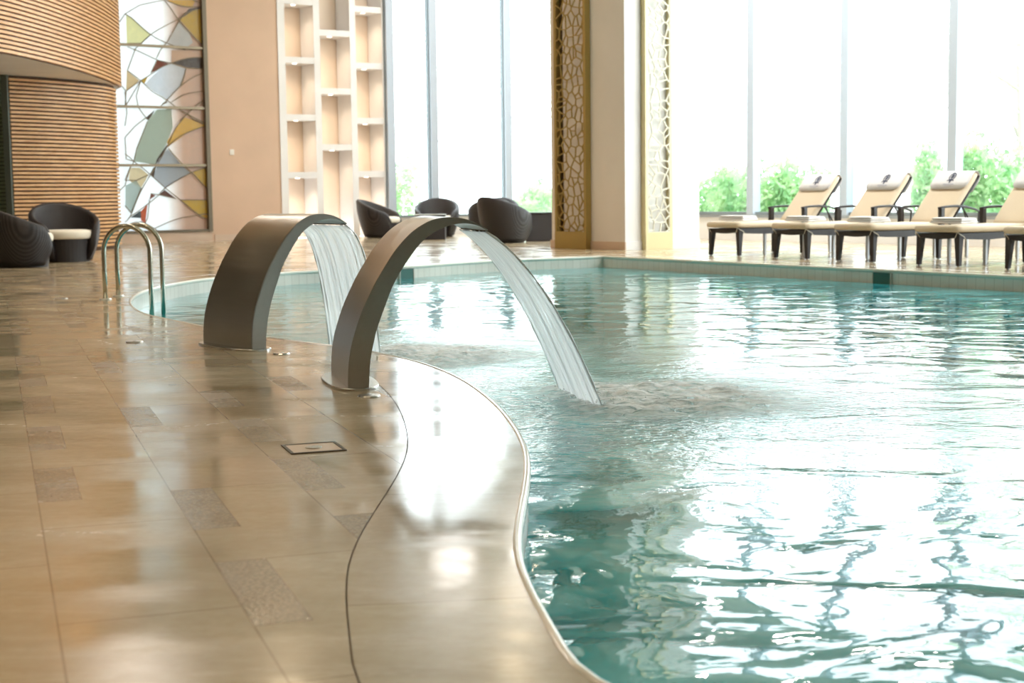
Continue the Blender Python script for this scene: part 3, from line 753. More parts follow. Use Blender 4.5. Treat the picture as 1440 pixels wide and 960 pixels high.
def fountain(label, loc, ang, W):
    root = thing('waterfall_spout', label, 'pool fountain', loc, ang, None)
    # local x = along the arc, local y = width (0 .. W)
    bm = bmesh.new(); rings = []
    e = .004
    for o, i in zip(RO, RI):
        rings.append([bm.verts.new((o.x, y, o.y)) for y in (0, W)] + [bm.verts.new((i.x, y, i.y)) for y in (W, 0)])
    for a, b in zip(rings, rings[1:]):
        for k in range(4): bm.faces.new((a[k], a[(k+1)%4], b[(k+1)%4], b[k]))
    bm.faces.new(rings[0]); bm.faces.new(rings[-1])
    bmesh.ops.recalc_face_normals(bm, faces=bm.faces)
    eds = [ed for ed in bm.edges if abs(ed.verts[0].co.y-ed.verts[1].co.y) < 1e-6 and len(ed.link_faces) == 2 and abs(ed.link_faces[0].normal.dot(ed.link_faces[1].normal)) < .3]
    bmesh.ops.bevel(bm, geom=eds, offset=e, segments=2, affect='EDGES')
    o = link('arched_body', bm, m_steel, root)
    for p in o.data.polygons: p.use_smooth = True
    md = o.modifiers.new('edges', 'EDGE_SPLIT'); md.split_angle = math.radians(35)
    # slot at the tip
    a = RO[-1]; b = RI[-1]
    bm = bmesh.new(); box(bm, (a.x-.004, .02, b.y-.004), (a.x+.003, W-.02, a.y+.001)); link('outlet_slot', bm, m_golddk, root)
    # base plate, oval
    bm = bmesh.new(); n = 48; cx, cy = (RO[0].x+RI[0].x)/2, W/2
    ra, rb = (RI[0].x-RO[0].x)/2+.075, W/2+.05
    for z, k_ in ((0,1),(.006,1),(.011,.985)): pass
    lv = [[bm.verts.new((cx+ra*kk*math.copysign(abs(math.cos(2*PI*i/n))**.75, math.cos(2*PI*i/n)), cy+rb*kk*math.copysign(abs(math.sin(2*PI*i/n))**.75, math.sin(2*PI*i/n)), z)) for i in range(n)] for z, kk in ((.0005,1),(.008,1),(.012,.98))]
    for p, q in zip(lv, lv[1:]):
        for i in range(n): bm.faces.new((p[i], p[(i+1)%n], q[(i+1)%n], q[i]))
    bm.faces.new(lv[0][::-1]); bm.faces.new(lv[-1]); link('base_plate', bm, m_steel3, root)
    return root
angN = math.atan2(aN.y, aN.x)
fA = fountain('nearer arched steel waterfall spout, standing right of the other one', base_n, angN, .60)
base_f = G(354, 493.5); aF = Vector((.78,.62,0)).normalized(); angF = math.atan2(aF.y, aF.x)
fB = fountain('farther arched steel waterfall spout with broad dark face, left of the other one', base_f, angF, .62)

def water_sheet(label, loc, ang, W, seed, reach=.57, A_=.61, B_=1.61, K_=2, spread=.35):
    root = tag(empty('water_sheet', loc, ang), label, 'water jet')
    rnd = random.Random(seed); nu, nv = 60, 34
    bm = bmesh.new(); uvl = bm.loops.layers.uv.new('UVMap'); g = []
    x0, z0 = tip.x-.16, tip.y-.004
    for j in range(nv+1):
        row = []
        t = j/nv; s = reach*t**.85
        z = -A_*s - B_*s**K_
        for i in range(nu+1):
            u = i/nu; y = .02+(W-.03)*u*(1+spread*t)
            wob = .006*math.sin(u*40+seed)*t + .004*math.sin(u*97)*t + .012*math.sin(u*5+t*2+seed)*t
            row.append(bm.verts.new((tip.x-.012+s+wob, y, tip.y-.012+z)))
        g.append(row)
    for j in range(nv):
        for i in range(nu):
            f = bm.faces.new((g[j][i], g[j][i+1], g[j+1][i+1], g[j+1][i]))
            for lp, uv in zip(f.loops, ((i/nu,j/nv),((i+1)/nu,j/nv),((i+1)/nu,(j+1)/nv),(i/nu,(j+1)/nv))): lp[uvl].uv = uv
    link('falling_sheet', bm, m_sheet, root, True)
    # thick clear strands on both rims of the sheet and some in between
    bm = bmesh.new()
    for u in [0, 1] + [rnd.random() for _ in range(16)]:
        pts = []; rs = []
        r0 = .005 if u in (0,1) else .0022
        for j in range(0, nv+1, 2):
            t = j/nv; s = reach*t**.85; y = .02+(W-.03)*u*(1+spread*t)
            wob = .006*math.sin(u*40+seed)*t + .004*math.sin(u*97)*t + .012*math.sin(u*5+t*2+seed)*t
            pts.append((tip.x-.008+s+wob, y, tip.y-.008-A_*s-B_*s**K_)); rs.append(r0*(1.0+.5*math.sin(j*.9+u*30)))
        tube(bm, pts, r0, 6, True, rs)
    link('water_strands', bm, mat('bright_water_strand', (.88,.95,.97), .08, 0, Alpha=.8), root, True)
    # foam and drops where it lands
    R = Matrix.Rotation(ang, 3, 'Z')
    cx = tip.x+reach
    bm = bmesh.new(); uvl = bm.loops.layers.uv.new('UVMap'); nu2, nv2 = 70, 70; g = []
    LX, LY = 1.5, W+1.0
    from mathutils import noise as mn
    for j in range(nv2+1):
        row = []
        for i in range(nu2+1):
            fx, fy = i/nu2, j/nv2; x = cx-.22+LX*fx; y = W/2-LY/2+LY*fy
            ex = max(0, 1-((fx-.30)/(.30 if fx < .3 else .70))**2); ey = max(0, 1-((fy-.5)/.5)**2); a = ex*ey
            h = a*(.05*abs(mn.noise(Vector((x*5+seed,y*8,0))))+.012*abs(mn.noise(Vector((x*15,y*24,seed))))+ .03*a)
            v_ = bm.verts.new((x, y, WZ+.003+h)); row.append((v_, min(1, a*1.25)))
        g.append(row)
    for j in range(nv2):
        for i in range(nu2):
            q = (g[j][i], g[j][i+1], g[j+1][i+1], g[j+1][i]); f = bm.faces.new([x[0] for x in q])
            for lp, x in zip(f.loops, q): lp[uvl].uv = (x[1], 0)
    link('foam_patch', bm, m_foam, root, True)
    bm = bmesh.new()
    for _ in range(160):
        a = rnd.random()*2*PI; r = abs(rnd.gauss(0,.16)); x = cx+.04+math.cos(a)*r+.05; y = rnd.random()*W*1.1-.03+math.sin(a)*r*.4; z = WZ+.012+abs(rnd.gauss(0,.028))
        s = .0018+.003*rnd.random()
        ico = bmesh.ops.create_icosphere(bm, subdivisions=1, radius=s, matrix=Matrix.Translation((x,y,z)))
    d = link('spray_drops', bm, m_drop, root, True); d['kind'] = 'stuff'
    c = Vector(loc) + (Matrix.Rotation(ang,3,'Z') @ Vector((cx+.1, W/2, 0)))
    SPL.append((c.x, c.y, 3.3)); return root
water_sheet('sheet of water falling from the nearer steel spout, landing in white foam', base_n, angN, .60, 1)
water_sheet('sheet of water falling from the farther spout, passing behind the nearer one', base_f, angF, .62, 2, .25, .61, 46, 3, .03)

m_water = water_mat(SPL)
bm = bmesh.new(); inner = offset(loop, -.001); vs = [bm.verts.new((p.x,p.y,WZ)) for p in inner]
for t in tessellate_polygon([[Vector(p) for p in inner]]): bm.faces.new([vs[i] for i in t])
bmesh.ops.recalc_face_normals(bm, faces=bm.faces)
for f in bm.faces:
    if f.normal.z < 0: f.normal_flip()
wat = link('pool_water', bm, m_water); tag(wat, 'rippled turquoise water filling the curved swimming pool', 'water'); wat['kind'] = 'stuff'

# ------------------------------------------------------------------ pool ladder rails
def rail(pa, pb, label, hgt):
    a, b = G(*pa), G(*pb)
    root = thing('grab_rail', label, 'handrail', a, 0, 'pair of steel grab rails at the pool edge')
    d = b-a; L = d.length; R = L/2; u = d.normalized()
    n = 22; pts = [Vector((0,0,.0)), Vector((0,0,hgt*.4)), Vector((0,0,hgt-R))]
    for i in range(1, n): t = PI*i/n; pts.append(u*(R-R*math.cos(t))+Vector((0,0,hgt-R+R*math.sin(t))))
    pts += [d+Vector((0,0,hgt-R)), d+Vector((0,0,hgt*.3)), d+Vector((0,0,-.6))]
    bm = bmesh.new(); tube(bm, pts, .0215, 16); link('bent_tube', bm, m_steel2, root, True)
    bm = bmesh.new(); disc(bm, (0,0,.0005), .055, .012, 28, .048); link('floor_flange', bm, m_steel3, root)
    return root
# rails rise from the deck and drop into the pool just inside its edge
rail((148.5,421), (213,421.5), 'left one of the two arched steel grab rails at the pool corner', .66)
rail((166.5,416.5), (229.5,417), 'right one of the two arched steel grab rails at the pool corner', .66)

# ------------------------------------------------------------------ floor fittings
def cap(label, px, py, r, m=None):
    root = thing('floor_outlet', label, 'floor fitting', G(px,py))
    bm = bmesh.new(); disc(bm, (0,0,.0005), r, .007, 32, r*.93); link('cover_disc', bm, m or m_steel3, root)
    bm = bmesh.new(); disc(bm, (0,0,.0075), r*.22, .002, 16); link('centre_screw', bm, m_steel, root)
cap('small round steel cover beside the base of the nearer spout', 519, 557, .052)
cap('small round pale cover on the deck right of the farther spout base', 396, 497.5, .05)
cap('flat round steel cover on wet tiles left of the farther spout', 189, 481, .055, m_steel)
cap('round floor cover near the deck behind the grab rails', 86, 420, .06, m_steel)
dr = thing('floor_drain', 'square floor drain with a dark rim in the wet deck tiles', 'drain', G(441,630), math.radians(-18))
dr.rotation_euler.z = math.radians(19)
bm = bmesh.new()
for a, b in (((-.1,-.1,.0005),(.1,-.088,.004)),((-.1,.088,.0005),(.1,.1,.004)),((-.1,-.088,.0005),(-.088,.088,.004)),((.088,-.088,.0005),(.1,.088,.004))): box(bm, a, b)
link('rim', bm, mat('dark_drain_rim', (.06,.045,.03), .5), dr)
bm = bmesh.new(); box(bm, (-.088,-.088,.0005), (.088,.088,.0025)); link('stone_insert', bm, m_skirt, dr)
bm = bmesh.new(); disc(bm, (0,0,.0025), .03, .003, 24); link('lift_ring', bm, m_steel2, dr)

# skimmer openings in the far pool walls
def skimmer(label, px, py, w):
    p = G(px, py); best = min(range(len(loop)), key=lambda i: (loop[i]-p).length)
    t = (loop[(best+1)%len(loop)]-loop[best-1]).normalized(); c = loop[best]
    r = thing('skimmer_opening', label, 'pool fitting', (c.x,c.y,-.3), math.atan2(t.y,t.x))
    bm = bmesh.new(); box(bm, (-w/2, .002, .03), (w/2, .02, .262)); link('shade_panel', bm, m_openshade, r)  # flat dark panel, the shade inside the opening is its colour
    for a, b in (((-w/2-.015,.0,.03),(-w/2,.026,.262)),((w/2,.0,.03),(w/2+.015,.026,.262))):
        bm = bmesh.new(); box(bm, a, b); link('side_trim', bm, m_tile, r)
skimmer('dark skimmer opening in the pool wall below the sun loungers', 1231, 379, .26)
skimmer('dark skimmer opening in the pool wall behind the steel spouts', 574, 374, .22)

# ------------------------------------------------------------------ tub armchairs
def tub_chair():
    root = empty('tub_armchair')
    R, n = .50, 44; amax = math.radians(140)
    def top(a):
        c = (math.cos(a)+1)/2; k = abs(a)/amax
        return .50 + .36*c**1.2 - .16*max(0, (k-.86)/.14)**2
    bm = bmesh.new(); ro, ri = [], []
    nv = 8
    for i in range(n+1):
        a = -amax+2*amax*i/n; h = top(a); dx, dy = math.sin(a), -math.cos(a)
        O = []
        for j in range(nv+1):
            t = j/nv; r = R*(.74+.26*math.sin(min(1, t*1.15)*PI/2)); flare = .05*t*max(0, math.cos(a))
            O.append(bm.verts.new((dx*(r), dy*(r+flare), .02+(h-.03-.02)*t)))
        r = R-.025; fl = .05*max(0, math.cos(a)); O.append(bm.verts.new((dx*r, dy*(r+fl), h)))
        r = R-.065; O.append(bm.verts.new((dx*r, dy*(r+fl), h-.005)))
        for zz, rr in ((h-.04, R-.085), (.34, R*.86-.085), (.06, R*.76-.06)): O.append(bm.verts.new((dx*rr, dy*(rr+(fl if zz > .4 else 0)), min(zz, h-.03))))
        ro.append(O)
    for a, b in zip(ro, ro[1:]):
        for k in range(len(a)): bm.faces.new((a[k], b[k], b[(k+1)%len(a)], a[(k+1)%len(a)]))
    bm.faces.new(ro[0]); bm.faces.new(ro[-1][::-1]); bmesh.ops.recalc_face_normals(bm, faces=bm.faces)
    link('wicker_shell', bm, m_wicker, root, True)
    bm = bmesh.new(); disc(bm, (0,.02,0.0), .335, .33, 40, .375); link('wicker_base', bm, m_wicker, root, False)
    bm = bmesh.new(); nn = 40
    rr = [(.30,.33),(.385,.335),(.405,.36),(.405,.42),(.385,.45),(.30,.465),(.0001,.47)]
    rings = [[bm.verts.new((r*math.sin(2*PI*k/nn)*.96, .03+r*math.cos(2*PI*k/nn)*1.0, z)) for k in range(nn)] for r, z in rr]
    for a, b in zip(rings, rings[1:]):
        for k in range(nn): bm.faces.new((a[k], a[(k+1)%nn], b[(k+1)%nn], b[k]))
    bm.faces.new(rings[0]); bmesh.ops.remove_doubles(bm, verts=bm.verts, dist=.0005); bmesh.ops.recalc_face_normals(bm, faces=bm.faces)
    link('seat_cushion', bm, m_ivory, root, True)
    return root
tc = tub_chair(); first = True
def face(dx, dy): return math.atan2(dy, dx) - PI/2      # rotation so that local +y (open front) looks along (dx,dy)
def chair(px, py, dx, dy, label, grp, s=1.0):
    global first
    o = tc if first else copy_tree(tc); first = False
    p = G(px, py); o.location = (p.x, p.y, 0); o.rotation_euler.z = face(dx, dy); o.scale = (s,s,s)
    tag(o, label, 'armchair', grp); return o
g1 = 'dark wicker tub armchairs by the back windows'; g2 = 'dark wicker tub armchairs by the slatted wall'
chair(536, 334, .9, -.25, 'dark wicker tub armchair in front of the niche shelves, facing right', g1, .97)
chair(615, 332.5, .0, -1, 'dark wicker tub armchair facing the pool behind the glass topped table', g1, .98)
chair(711, 341, .75, .66, 'dark wicker tub armchair nearest the column, its rounded back to the pool', g1, 1.0)
chair(690, 333, -.15, .9, 'dark wicker tub armchair half hidden left behind the nearest one', g1, .95)
chair(700, 330.5, -.1, -1, 'farthest dark wicker tub armchair, only its top shows over the nearest one', g1, .97)
chair(30, 375, .92, .40, 'dark wicker tub armchair cut by the left photo edge, back to the viewer', g2, 1.0)
chair(93, 367.5, .55, -.83, 'dark wicker tub armchair with cream cushion against the slatted wood wall', g2, 1.0)

def wicker_table(label, px, py, w, h, glass=True, rnd_=False):
    p = G(px,py); r = thing('side_table', label, 'table', p, 0, None)
    bm = bmesh.new()
    if rnd_: disc(bm, (0,0,0), w/2, h-.015, 36)
    else: box(bm, (-w/2+.02,-w/2+.02,0), (w/2-.02,w/2-.02,h-.02)); bevel(bm, .01)
    link('wicker_body', bm, m_wicker, r)
    bm = bmesh.new()
    if rnd_: disc(bm, (0,0,h-.015), w/2+.01, .015, 36)
    else: box(bm, (-w/2,-w/2,h-.02), (w/2,w/2,h)); bevel(bm, .006)
    link('table_top', bm, m_tabletop if glass else m_wicker, r); return r
wicker_table('dark wicker table with pale glass top in front of the armchair', 607, 336.5, .62, .52)
wicker_table('dark wicker side table tight against the left side of the column', 762, 338.5, .66, .55, False)
wicker_table('low dark wicker table behind the left armchairs', 12, 352, .55, .55, True, True)
p = G(12, 352); lan = thing('glass_ashtray', 'small dark glass bowl on the low wicker table by the slatted wall', 'bowl', (p.x,p.y,.551))
bm = bmesh.new(); tube(bm, [(0,0,0),(0,0,.02),(0,0,.09),(0,0,.12)], .1, 24, True, [.07,.08,.1,.1]); link('bowl_body', bm, mat('smoked_glass', (.06,.06,.06), .08), lan, True)

# ------------------------------------------------------------------ sun loungers
def rounded_slab(pts_fn, nu, nv, th, bulge=.5): pass
def cushion(bm, path, w, th, r=.03):
    """path = centre line (y,z) of the underside; rounded section swept along it"""
    P = [Vector((0,y,z)) for y, z in path]; rings = []
    sec = []
    for cx, cz, a0 in ((w/2-r, r, -90), (w/2-r, th-r, 0), (-w/2+r, th-r, 90), (-w/2+r, r, 180)):
        for k in range(4): a = math.radians(a0+30*k); sec.append((cx+r*math.cos(a), cz+r*math.sin(a)))
    for i, p in enumerate(P):
        t = (P[min(i+1,len(P)-1)]-P[max(i-1,0)]).normalized(); nrm = Vector((0,-t.z,t.y))
        e = 1.0
        if i == 0 or i == len(P)-1: e = .82
        rings.append([bm.verts.new(p+Vector((x*(1 if e==1 else .97),0,0))+nrm*(th/2+(z-th/2)*e + (.012*(1-(2*x/w)**2) if z > th/2 else 0))) for x, z in sec])
    n = len(sec)
    for a, b in zip(rings, rings[1:]):
        for k in range(n): bm.faces.new((a[k], a[(k+1)%n], b[(k+1)%n], b[k]))
    bm.faces.new(rings[0]); bm.faces.new(rings[-1]); bmesh.ops.recalc_face_normals(bm, faces=bm.faces)
W2 = .31
HY, HZ = 1.42, .395; BA = math.radians(47); BL = .92
def lounger():
    root = empty('sun_lounger')
    # wicker frame with curved aprons
    bm = bmesh.new(); w = W2
    n = 20; A = []
    for sx in (-1, 1):
        prev = None
        for i in range(n+1):
            y = .02+1.98*i/n; zb = .325-.02*math.sin(PI*((i/n*2)%1))
            q = [bm.verts.new((sx*(w-.045) , y, zb)), bm.verts.new((sx*w, y, zb)), bm.verts.new((sx*w, y, .385)), bm.verts.new((sx*(w-.045), y, .385))]
            if prev:
                for k in range(4): bm.faces.new((prev[k], prev[(k+1)%4], q[(k+1)%4], q[k]))
            else: bm.faces.new(q)
            prev = q
        bm.faces.new(prev)
    for y0 in (0, 1.96): 
        prev = None
        for i in range(13):
            x = -w+2*w*i/12; zb = .345-.03*math.sin(PI*i/12) if y0 == 0 else .33
            q = [bm.verts.new((x,y0,zb)), bm.verts.new((x,y0+.045,zb)), bm.verts.new((x,y0+.045,.385)), bm.verts.new((x,y0,.385))]
            if prev:
                for k in range(4): bm.faces.new((prev[k], prev[(k+1)%4], q[(k+1)%4], q[k]))
            else: bm.faces.new(q)
            prev = q
        bm.faces.new(prev)
    box(bm, (-w+.04,.04,.362), (w-.04,1.40,.380))
    bmesh.ops.recalc_face_normals(bm, faces=bm.faces); link('wicker_frame', bm, m_wicker, root)
    def leg(x, y, m, rt_, rb, name='leg', z1=.35):
        bm = bmesh.new(); sx = math.copysign(1, x); c = []
        for z, r in ((0.012, rb), (z1, rt_)):
            x1 = x; x0 = x-sx*r
            c.append([bm.verts.new(p) for p in ((x0,y,z),(x1,y,z),(x1,y+r,z),(x0,y+r,z))])
        for k in range(4): bm.faces.new((c[0][k], c[0][(k+1)%4], c[1][(k+1)%4], c[1][k]))
        bm.faces.new(c[0]); bm.faces.new(c[1]); bmesh.ops.recalc_face_normals(bm, faces=bm.faces); L = link(name, bm, m, root)
        bm = bmesh.new(); disc(bm, (x-sx*rb/2, y+rb/2, 0), rb*.38, .013, 12); link('foot_glide', bm, m_silver, L)
    for sx in (-1, 1):
        leg(sx*w, 0.0, m_wicker, .075, .045); leg(sx*w, 1.24, m_wicker, .065, .045)
        leg(sx*(w-.03), .52, m_silver, .036, .036, 'metal_leg'); leg(sx*(w-.03), 1.84, m_silver, .036, .036, 'metal_leg')
        # armrest: wicker post, curved dark bar, brace
        x = sx*(w+.02)
        bm = bmesh.new(); box(bm, (x-.03,1.22,.36), (x+.03,1.29,.66)); bevel(bm, .006, 1); ar = link('arm_post', bm, m_wicker, root)
        bm = bmesh.new(); tube(bm, [(x,1.20,.655),(x,1.35,.672),(x,1.55,.678),(x,1.75,.665),(x,1.92,.632),(x,2.02,.60)], .016, 8); link('arm_bar', bm, m_wicker, root, True)
        bm = bmesh.new(); tube(bm, [(x,1.66,.668),(x,1.76,.56),(x,1.86,.42),(x,1.90,.37)], .011, 8); tube(bm, [(x,2.01,.61),(x,2.005,.50),(x,1.98,.37)], .013, 8); link('arm_brace', bm, m_wicker, root, True)
    # seat cushion
    bm = bmesh.new(); path = [(-.045+(HY-.02)*i/14, HZ-.008*math.sin(PI*min(1,i/14))) for i in range(15)]
    cushion(bm, path, .63, .082, .036); link('seat_cushion', bm, m_cream, root, True)
    # backrest: frame and pad
    by = lambda s: HY+s*math.cos(BA); bz = lambda s: HZ+s*math.sin(BA)
    bm = bmesh.new(); path = [(by(-.01+BL*i/10), bz(-.01+BL*i/10)+.004*math.sin(PI*i/10)) for i in range(11)]
    cushion(bm, path, .60, .085, .036); pad = link('back_cushion', bm, m_cream, root, True)
    bm = bmesh.new()
    nrm = Vector((0,-math.sin(BA),math.cos(BA)))
    for sx in (-1, 1):
        a = Vector((sx*(w-.035), by(-.02), bz(-.02)))-nrm*.018; b = Vector((sx*(w-.035), by(BL+.01), bz(BL+.01)))-nrm*.018
        tube(bm, [a, (a+b)/2, b], .016, 8)
    a = Vector((-(w-.035), by(BL), bz(BL)))-nrm*.018; b = Vector(((w-.035), by(BL), bz(BL)))-nrm*.018; tube(bm, [a,(a+b)/2,b], .014, 8)
    for sx in (-1,1): tube(bm, [Vector((sx*(w-.08), by(.5), bz(.5)))-nrm*.02, Vector((sx*(w-.08), 1.93, .37))], .010, 8)
    link('back_frame', bm, m_wicker, root, True)
    # cushion ties at the foot
    for sx in (-1,1):
        bm = bmesh.new(); tube(bm, [(sx*.30,-.03,.40),(sx*.325,.0,.375),(sx*.325,.06,.35),(sx*.322,.085,.325),(sx*.33,.095,.30)], .004, 6); tube(bm, [(sx*.30,-.03,.40),(sx*.27,-.012,.36),(sx*.255,-.01,.335)], .004, 6)
        link('cushion_tie', bm, m_ivory, root, True)
    return root
def headrest():
    """white flap folded over the top of the backrest, embroidered"""
    root = empty('headrest_cover')
    by = lambda s, n: Vector((0, HY+s*math.cos(BA)-n*math.sin(BA), HZ+s*math.sin(BA)+n*math.cos(BA)))
    prof_ = [(BL-.33,.1015),(BL-.20,.1035),(BL-.08,.103),(BL-.01,.098),(BL+.012,.07),(BL+.016,.03),(BL+.010,-.012),(BL-.05,-.038),(BL-.25,-.038)]
    w = .30; bm = bmesh.new(); rows = []
    for i, (s, nn) in enumerate(prof_):
        row = []
        for k in range(13):
            x = -w+2*w*k/12; ss = s
            if i == 0: ss = s + .07*max(0, (abs(x)/w-.72)/.28)**2 
            p = by(ss, nn + (.003*(1-(x/w)**2))); p.x = x; row.append(bm.verts.new(p))
        rows.append(row)
    for a, b in zip(rows, rows[1:]):
        for k in range(12): bm.faces.new((a[k],a[k+1],b[k+1],b[k]))
    bmesh.ops.recalc_face_normals(bm, faces=bm.faces)
    o = link('cloth_flap', bm, m_hood, root, True); md = o.modifiers.new('thick', 'SOLIDIFY'); md.thickness = .006; md.offset = 1
    def strip(bm, pts, wd):
        """flat stitched line on the flap, points = (x, s)"""
        Q = [by(s, .1155)+Vector((x,0,0)) for x, s in pts]
        nrm = Vector((0,-math.sin(BA),math.cos(BA)))
        for a, b in zip(Q, Q[1:]):
            d = (b-a).normalized(); sd = d.cross(nrm)*wd/2; obox(bm, a-sd-d*wd*.3, (b-a)+d*wd*.6, sd*2, nrm*.0015)
    bm = bmesh.new(); cs = BL-.115
    strip(bm, [(.045*math.cos(t), cs+.062*math.sin(t)) for t in [2*PI*i/20 for i in range(21)]], .012)      # oval ring
    strip(bm, [(.0,cs-.05),(.0,cs+.055)], .016); strip(bm, [(-.022,cs+.03),(0,cs-.01),(.022,cs+.03)], .009); strip(bm, [(-.026,cs),(0,cs-.035),(.026,cs)], .009)
    strip(bm, [(-.05,cs-.075),(-.02,cs-.06),(0,cs-.085),(.02,cs-.06),(.05,cs-.075)], .014); strip(bm, [(0,cs-.07),(0,cs-.105)], .02)
    link('embroidered_crest', bm, m_emb, root)
    bm = bmesh.new()
    x = -.085
    rn = random.Random(2)
    while x < .085:                                                           # two illegible stitched text lines
        wd = .006+.009*rn.random(); strip(bm, [(x,cs-.135),(x+wd,cs-.135)], .011); x += wd+.006
    strip(bm, [(-.06,cs-.165),(.06,cs-.165)], .006)
    link('stitched_lettering', bm, m_emb2, root)
    return root
def towel():
    root = empty('folded_towel')
    bm = bmesh.new()
    for k, (y0, y1, z, th) in enumerate(((0,.36,0,.026),(.012,.35,.024,.026),(.02,.34,.047,.024))):
        nx, ny = 14, 8
        rr = th/2; path = [(y0+(y1-y0)*i/10, z) for i in range(11)]
        P = []
        sec = []
        w = .40-.01*k
        for cx, a0 in ((w/2, -90), (-w/2, 90)):
            for q in range(7): a = math.radians(a0+30*q); sec.append((cx+rr*math.cos(a), rr+rr*math.sin(a)))
        rings = []
        for i, (y, zz) in enumerate(path):
            e = .55 if i in (0, 10) else 1
            rings.append([bm.verts.new((x+.004*math.sin(y*30+k), y, zz+rr+(z_-rr)*e+.003*math.sin(x*22+k*2+y*9))) for x, z_ in sec])
        n = len(sec)
        for a, b in zip(rings, rings[1:]):
            for q in range(n): bm.faces.new((a[q], a[(q+1)%n], b[(q+1)%n], b[q]))
        bm.faces.new(rings[0]); bm.faces.new(rings[-1])
    bmesh.ops.recalc_face_normals(bm, faces=bm.faces)
    link('towel_cloth', bm, m_towel, root, True)
    return root
L0, H0, T0 = lounger(), headrest(), towel()
lpos = [G(1039.5,360.7), G(1135.5,364.9), G(1228,369.3), G(1348.5,375.5)]
lpos.append(lpos[3] + (lpos[3]-lpos[0])/3)
lab = ['first sun lounger from the column, white flap on its raised back', 'second sun lounger from the column, dark wicker with cream cushion', 'third sun lounger from the column, dark wicker with cream cushion', 'fourth sun lounger from the column, standing above the skimmer side', 'sun lounger cut off by the right photo edge']
ordn = ['first', 'second', 'third', 'fourth', 'fifth']
angL = math.radians(-55)
for i, p in enumerate(lpos):
    c = p - E1*.31; c.z = 0
    for k, src in enumerate((L0, H0, T0)):
        if k == 2 and i == 4: continue
        o = src if i == 0 else copy_tree(src)
        o.rotation_euler.z = angL; o.location = c
        if k == 0: tag(o, lab[i], 'sun lounger', 'wicker sun loungers along the far pool edge')
        if k == 1: tag(o, 'white headrest cover with a dark crest on the %s lounger from the column' % ordn[i], 'headrest cover', 'crested headrest covers')
        if k == 2:
            tl = [(0,.12,8),(0,.10,0),(-.02,.08,-6),(.02,.10,4)][i]
            q = c + E1*tl[0] + E2*tl[1]; o.location = (q.x, q.y, .4915); o.rotation_euler.z = angL+math.radians(tl[2])
            tag(o, 'folded white towel on the foot end of the %s lounger from the column' % ordn[i], 'towel', 'folded towels on the loungers')

# ------------------------------------------------------------------ outside
bm = bmesh.new()
gq = [bk(-40,-.06,-.3), bk(13.9,-.06,-.3), rw(-2.1,-.06,-.3), rw(24,-.06,-.3), rw(60,-.06,-.3), rw(60,-.06,-90), bk(20,-.06,-110), bk(-40,-.06,-110)]
vs = [bm.verts.new(p) for p in gq]
for t in tessellate_polygon([gq]): bm.faces.new([vs[i] for i in t])
bmesh.ops.recalc_face_normals(bm, faces=bm.faces)
for f in bm.faces:
    if f.normal.z < 0: f.normal_flip()
struct(link('ground', bm, m_ground))
def leaves(bm, c, rx, ry, rz, n, s, rnd, hollow=.4):
    for _ in range(n):
        while True:
            v = Vector((rnd.uniform(-1,1), rnd.uniform(-1,1), rnd.uniform(-1,1)))
            if hollow < v.length < 1: break
        p = Vector(c)+Vector((v.x*rx, v.y*ry, v.z*rz)); a = Vector((rnd.gauss(0,1),rnd.gauss(0,1),rnd.gauss(0,1))).normalized(); b = a.orthogonal().normalized()
        L = s*(.6+.8*rnd.random()); w = L*.32
        bm.faces.new([bm.verts.new(p-a*L/2), bm.verts.new(p+b*w), bm.verts.new(p+a*L/2), bm.verts.new(p-b*w)])
def shrub(label, P, w, h, seed, grp):
    rnd = random.Random(seed); r = thing('garden_shrub', label, 'shrub', P, 0, grp)
    bm = bmesh.new()
    for k in range(6):
        cx, cy = rnd.uniform(-w*.35,w*.35), rnd.uniform(-.3,.3); hh = h*rnd.uniform(.65,1)
        leaves(bm, (cx,cy,hh*.55), w*.24, .35, hh*.46, 260, .13, rnd, .2)
    link('foliage', bm, m_leaf, r)
    bm = bmesh.new()
    for k in range(5):
        x = rnd.uniform(-w*.3,w*.3); tube(bm, [(x*.4,0,-.0),(x*.7,0,h*.35),(x,rnd.uniform(-.1,.1),h*.7)], .012, 6)
    link('stems', bm, m_bark, r)
def outr(px, d): # point outside the right window wall
    q = onplane(px, 275, P_WIN-NR*d, NR); return Vector((q.x,q.y,-.06))
def outb(px, d):
    q = onplane(px, 275, P_STAIN-NB*d, NB); return Vector((q.x,q.y,-.06))
gs = 'garden shrubs outside the right windows'
sh = [(1005,2.0,1.5,1.75,'leftmost green shrub outside the window beside the column'),(1042,1.6,1.2,1.65,'low green shrub just left of the first right-hand mullion'),(1095,1.8,1.5,1.75,'bushy green shrub right of the first mullion, left of the first lounger back'),
      (1130,2.4,1.3,1.65,'sparse green shrub behind the first lounger back'),(1305,2.0,.9,2.1,'tall narrow green shrub left of the third lounger back'),(1385,1.8,1.0,2.2,'tall green shrub right of the third lounger back'),(1425,1.6,1.1,1.9,'dense green shrub near the right photo edge'),(1500,1.8,1.4,2.0,'green shrub just past the right photo edge')]
for i, (px, d, w, h, l_) in enumerate(sh[:7]): shrub(l_, outr(px, d), w, h, 20+i, gs)
shrub('rounded green shrub outside the window left of the column', outb(750, 2.6), 1.7, 1.55, 41, None)
shrub('low clipped green shrub under the window left of the column', outb(735, 1.2), 2.0, .85, 42, None)
shrub('small pale shrub outside the first window beside the niche shelves', outb(566, 5), 1.2, 2.3, 43, None)
